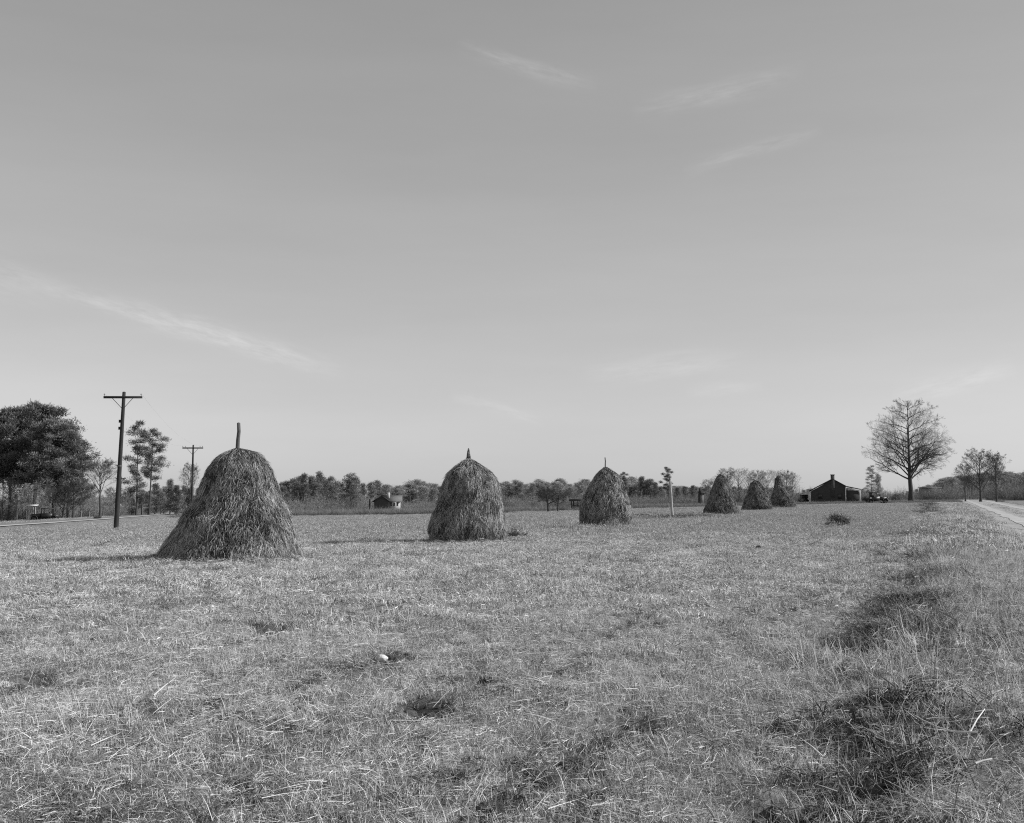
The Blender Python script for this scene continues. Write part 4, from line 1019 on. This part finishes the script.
# ------------------------------------------------------------------ small things on the ground
def build_small():
    def stick(label, pix, r, m, branch=None, lift=.05):
        pts = [hit(*q) + Vector((0, 0, lift)) for q in pix]; o = pts[0].copy()
        G = Geo(); P = np.array([tuple(q - o) for q in pts]); tube(G, P, np.linspace(r, r * .45, len(P)), 6)
        if branch:
            B = np.array([tuple(hit(*q) + Vector((0, 0, lift + .03 * i)) - o) for i, q in enumerate(branch)]); tube(G, B, np.linspace(r * .9, r * .5, len(B)), 6)
        x = link('fallen_twig', G.mesh('fallen_twig', True), m, None, o); tag(x, label, 'twig')
    stick('long curved pale twig with a raised fork, lying in the verge grass', [(979, 767), (968, 767), (953, 766), (938, 761), (924, 752), (913, 745)], .0065, M['bright_straw'], [(971, 767), (978, 759), (986, 752)], .20)
    stick('pale straight stalk lying alone in the stubble in front of the widest haystack', [(153, 711), (164, 701), (176, 691)], .006, M['bright_straw'], None, .12)
    stick('pale broken stalk lying flat, the one nearest to the lower left corner', [(90, 758), (105, 751), (120, 744)], .005, M['bright_straw'], None, .08)
    stick('pale twig on the verge close to the lower right corner', [(976, 797), (984, 794), (993, 792)], .007, M['bright_straw'], None, .18)
    rng = np.random.default_rng(5)
    def lump(name, label, cat, p, s, m):
        bm = bmesh.new(); bmesh.ops.create_icosphere(bm, subdivisions=3, radius=1)
        for v in bm.verts:
            k = 1 + .5 * (float(fbm(np.array([v.co.x * 1.4 + 7 + s[0] * 9]), np.array([v.co.y * 1.4 + v.co.z * 1.1]), 3)[0]) - .5); v.co = Vector((v.co.x * s[0] * k, v.co.y * s[1] * k, v.co.z * s[2] * k))
        me = bpy.data.meshes.new(name); bm.to_mesh(me); bm.free()
        o = link(name, me, m, None, p); tag(o, label, cat)
    lump('stone', 'white stone lying in the middle of the stubble', 'stone', hit(382, 664) + Vector((0, 0, .06)), (.06, .05, .04), M['stone'])
    lump('clod', 'dark clod of turned earth in the stubble, left of the white stone', 'clod', hit(305, 708) + Vector((0, 0, .03)), (.09, .07, .06), M['soil_tuft'])
    lump('clod', 'dark elongated lump added for a dark hole in the middle of the near stubble', 'clod', hit(487, 682) + Vector((0, 0, .02)), (.06, .09, .035), M['rough'])  # solid lump standing in for a dark hole with a plant

# ------------------------------------------------------------------ sky, sun, camera
def build_world():
    w = bpy.data.worlds.new('World'); SC.world = w; w.use_nodes = True
    nt = w.node_tree; nt.nodes.clear(); N = nt.nodes.new; L = nt.links.new
    out = N('ShaderNodeOutputWorld'); bg = N('ShaderNodeBackground'); bg.inputs['Strength'].default_value = SKY_STR
    sky = N('ShaderNodeTexSky'); sky.sky_type = 'NISHITA'; sky.sun_disc = False
    sky.sun_elevation = SUN_EL; sky.sun_rotation = SUN_AZ
    sky.air_density = 1.0; sky.dust_density = .35; sky.ozone_density = 1.0
    sp = N('ShaderNodeSeparateColor'); L(sky.outputs[0], sp.inputs[0])
    def M2(op, a, b=None, c=None):
        x = N('ShaderNodeMath'); x.operation = op
        for i, q in enumerate((a, b, c)):
            if q is None: continue
            if isinstance(q, (int, float)): x.inputs[i].default_value = q
            else: L(q, x.inputs[i])
        return x.outputs[0]
    # film sensitivity: mostly blue and green light
    v = M2('ADD', M2('MULTIPLY', sp.outputs[0], .28), M2('ADD', M2('MULTIPLY', sp.outputs[1], .36), M2('MULTIPLY', sp.outputs[2], .36)))
    v = M2('MULTIPLY', M2('POWER', M2('MULTIPLY', v, SKY_STR), SKY_GAMMA), SKY_GAIN / SKY_STR)
    tc = N('ShaderNodeTexCoord')
    def dot(vec):
        x = N('ShaderNodeVectorMath'); x.operation = 'DOT_PRODUCT'; L(tc.outputs['Generated'], x.inputs[0]); x.inputs[1].default_value = vec; return x.outputs['Value']
    # thin cirrus streaks across the sky
    def dirv(px, py): return Vector(ray(px, py)).normalized()
    tot = None
    for k, (a, b, wd, amt) in enumerate([((30, 283), (330, 368), 9, .085), ((465, 46), (590, 84), 7, .06), ((640, 108), (795, 76), 9, .05), ((690, 168), (815, 132), 6, .045),
                                         ((590, 374), (740, 356), 9, .04), ((455, 396), (540, 418), 6, .045), ((690, 392), (760, 384), 6, .035), ((900, 395), (1010, 370), 10, .05), ((-150, 225), (60, 290), 14, .05)]):
        A, B = dirv(*a), dirv(*b); n = A.cross(B).normalized(); mid = (A + B).normalized(); t = n.cross(mid).normalized(); half = A.angle(B) / 2
        mp = N('ShaderNodeCombineXYZ'); al = dot(t); ac = dot(n)
        L(M2('MULTIPLY', M2('SUBTRACT', al, t.dot(mid)), 26), mp.inputs[0]); L(M2('MULTIPLY', ac, 130), mp.inputs[1]); mp.inputs[2].default_value = k * 3.7
        nz = N('ShaderNodeTexNoise'); nz.inputs['Scale'].default_value = 1.3; nz.inputs['Detail'].default_value = 10; nz.inputs['Roughness'].default_value = .68; L(mp.outputs[0], nz.inputs['Vector'])
        nz2 = N('ShaderNodeTexNoise'); nz2.inputs['Scale'].default_value = .35; nz2.inputs['Detail'].default_value = 2; L(mp.outputs[0], nz2.inputs['Vector'])
        acw = M2('ADD', ac, M2('MULTIPLY', M2('SUBTRACT', nz2.outputs['Fac'], .5), wd * 2.2 / F_PX))
        across = M2('POWER', 2.718, M2('MULTIPLY', M2('POWER', M2('ABSOLUTE', M2('DIVIDE', acw, wd / F_PX)), 2.0), -1))
        along = M2('MAXIMUM', M2('SUBTRACT', 1, M2('POWER', M2('ABSOLUTE', M2('DIVIDE', al, math.sin(half) * 1.15)), 2.4)), 0)
        front = M2('GREATER_THAN', dot(mid), .5)
        nn = M2('MULTIPLY_ADD', nz.outputs['Fac'], 4.2, -1.35); nn = M2('MAXIMUM', nn, 0)
        m = M2('MULTIPLY', M2('MULTIPLY', across, along), M2('MULTIPLY', M2('MULTIPLY', nn, front), amt / SKY_STR))
        tot = m if tot is None else M2('ADD', tot, m)
    vn = N('ShaderNodeTexNoise'); vm = N('ShaderNodeMapping'); vm.inputs['Scale'].default_value = (1.2, 1.2, 7); vm.inputs['Rotation'].default_value = (0, R(12), 0)
    L(tc.outputs['Generated'], vm.inputs['Vector']); L(vm.outputs[0], vn.inputs['Vector']); vn.inputs['Scale'].default_value = 1.6; vn.inputs['Detail'].default_value = 9; vn.inputs['Roughness'].default_value = .58
    v = M2('MULTIPLY', v, M2('MULTIPLY_ADD', vn.outputs['Fac'], .22, .89))     # thin uneven veil
    v = M2('ADD', v, tot)
    cb = N('ShaderNodeCombineColor')
    for i in range(3): L(v, cb.inputs[i])
    L(cb.outputs[0], bg.inputs['Color']); L(bg.outputs[0], out.inputs['Surface'])
    sun = bpy.data.lights.new('sun', 'SUN'); sun.energy = 5.0; sun.angle = R(.53); sun.color = (1, 1, 1)
    o = bpy.data.objects.new('sun', sun); COL.objects.link(o); o.location = (40, 0, 40)
    d = Vector((math.cos(SUN_EL) * math.sin(SUN_AZ), math.cos(SUN_EL) * math.cos(SUN_AZ), math.sin(SUN_EL)))
    o.rotation_euler = d.to_track_quat('Z', 'Y').to_euler()
    cam = bpy.data.cameras.new('camera'); cam.sensor_fit = 'HORIZONTAL'; cam.sensor_width = 36; cam.lens = F_PX / W_PX * 36
    cam.clip_start = .1; cam.clip_end = 8000
    c = bpy.data.objects.new('camera', cam); COL.objects.link(c); c.location = (0, 0, CAM_Z); c.rotation_euler = (math.pi / 2 + PITCH, 0, 0)
    SC.camera = c

SKY_STR, SKY_GAIN, SKY_GAMMA = .10, .96, .74
SC.view_settings.view_transform = 'Standard'; SC.view_settings.look = 'None'; SC.view_settings.exposure = 0; SC.view_settings.gamma = 1
SC.render.engine = 'CYCLES'
SC.cycles.use_denoising = False
SC.cycles.filter_width = 1.15
SC.cycles.max_bounces = 4; SC.cycles.diffuse_bounces = 1; SC.cycles.transmission_bounces = 4
SC.render.film_transparent = False

edge_setup()
build_world()
build_ground()
build_roads()
build_grass()
build_weeds()
build_haystacks()
build_trees()
build_poles()
build_buildings()
build_cars()
build_small()
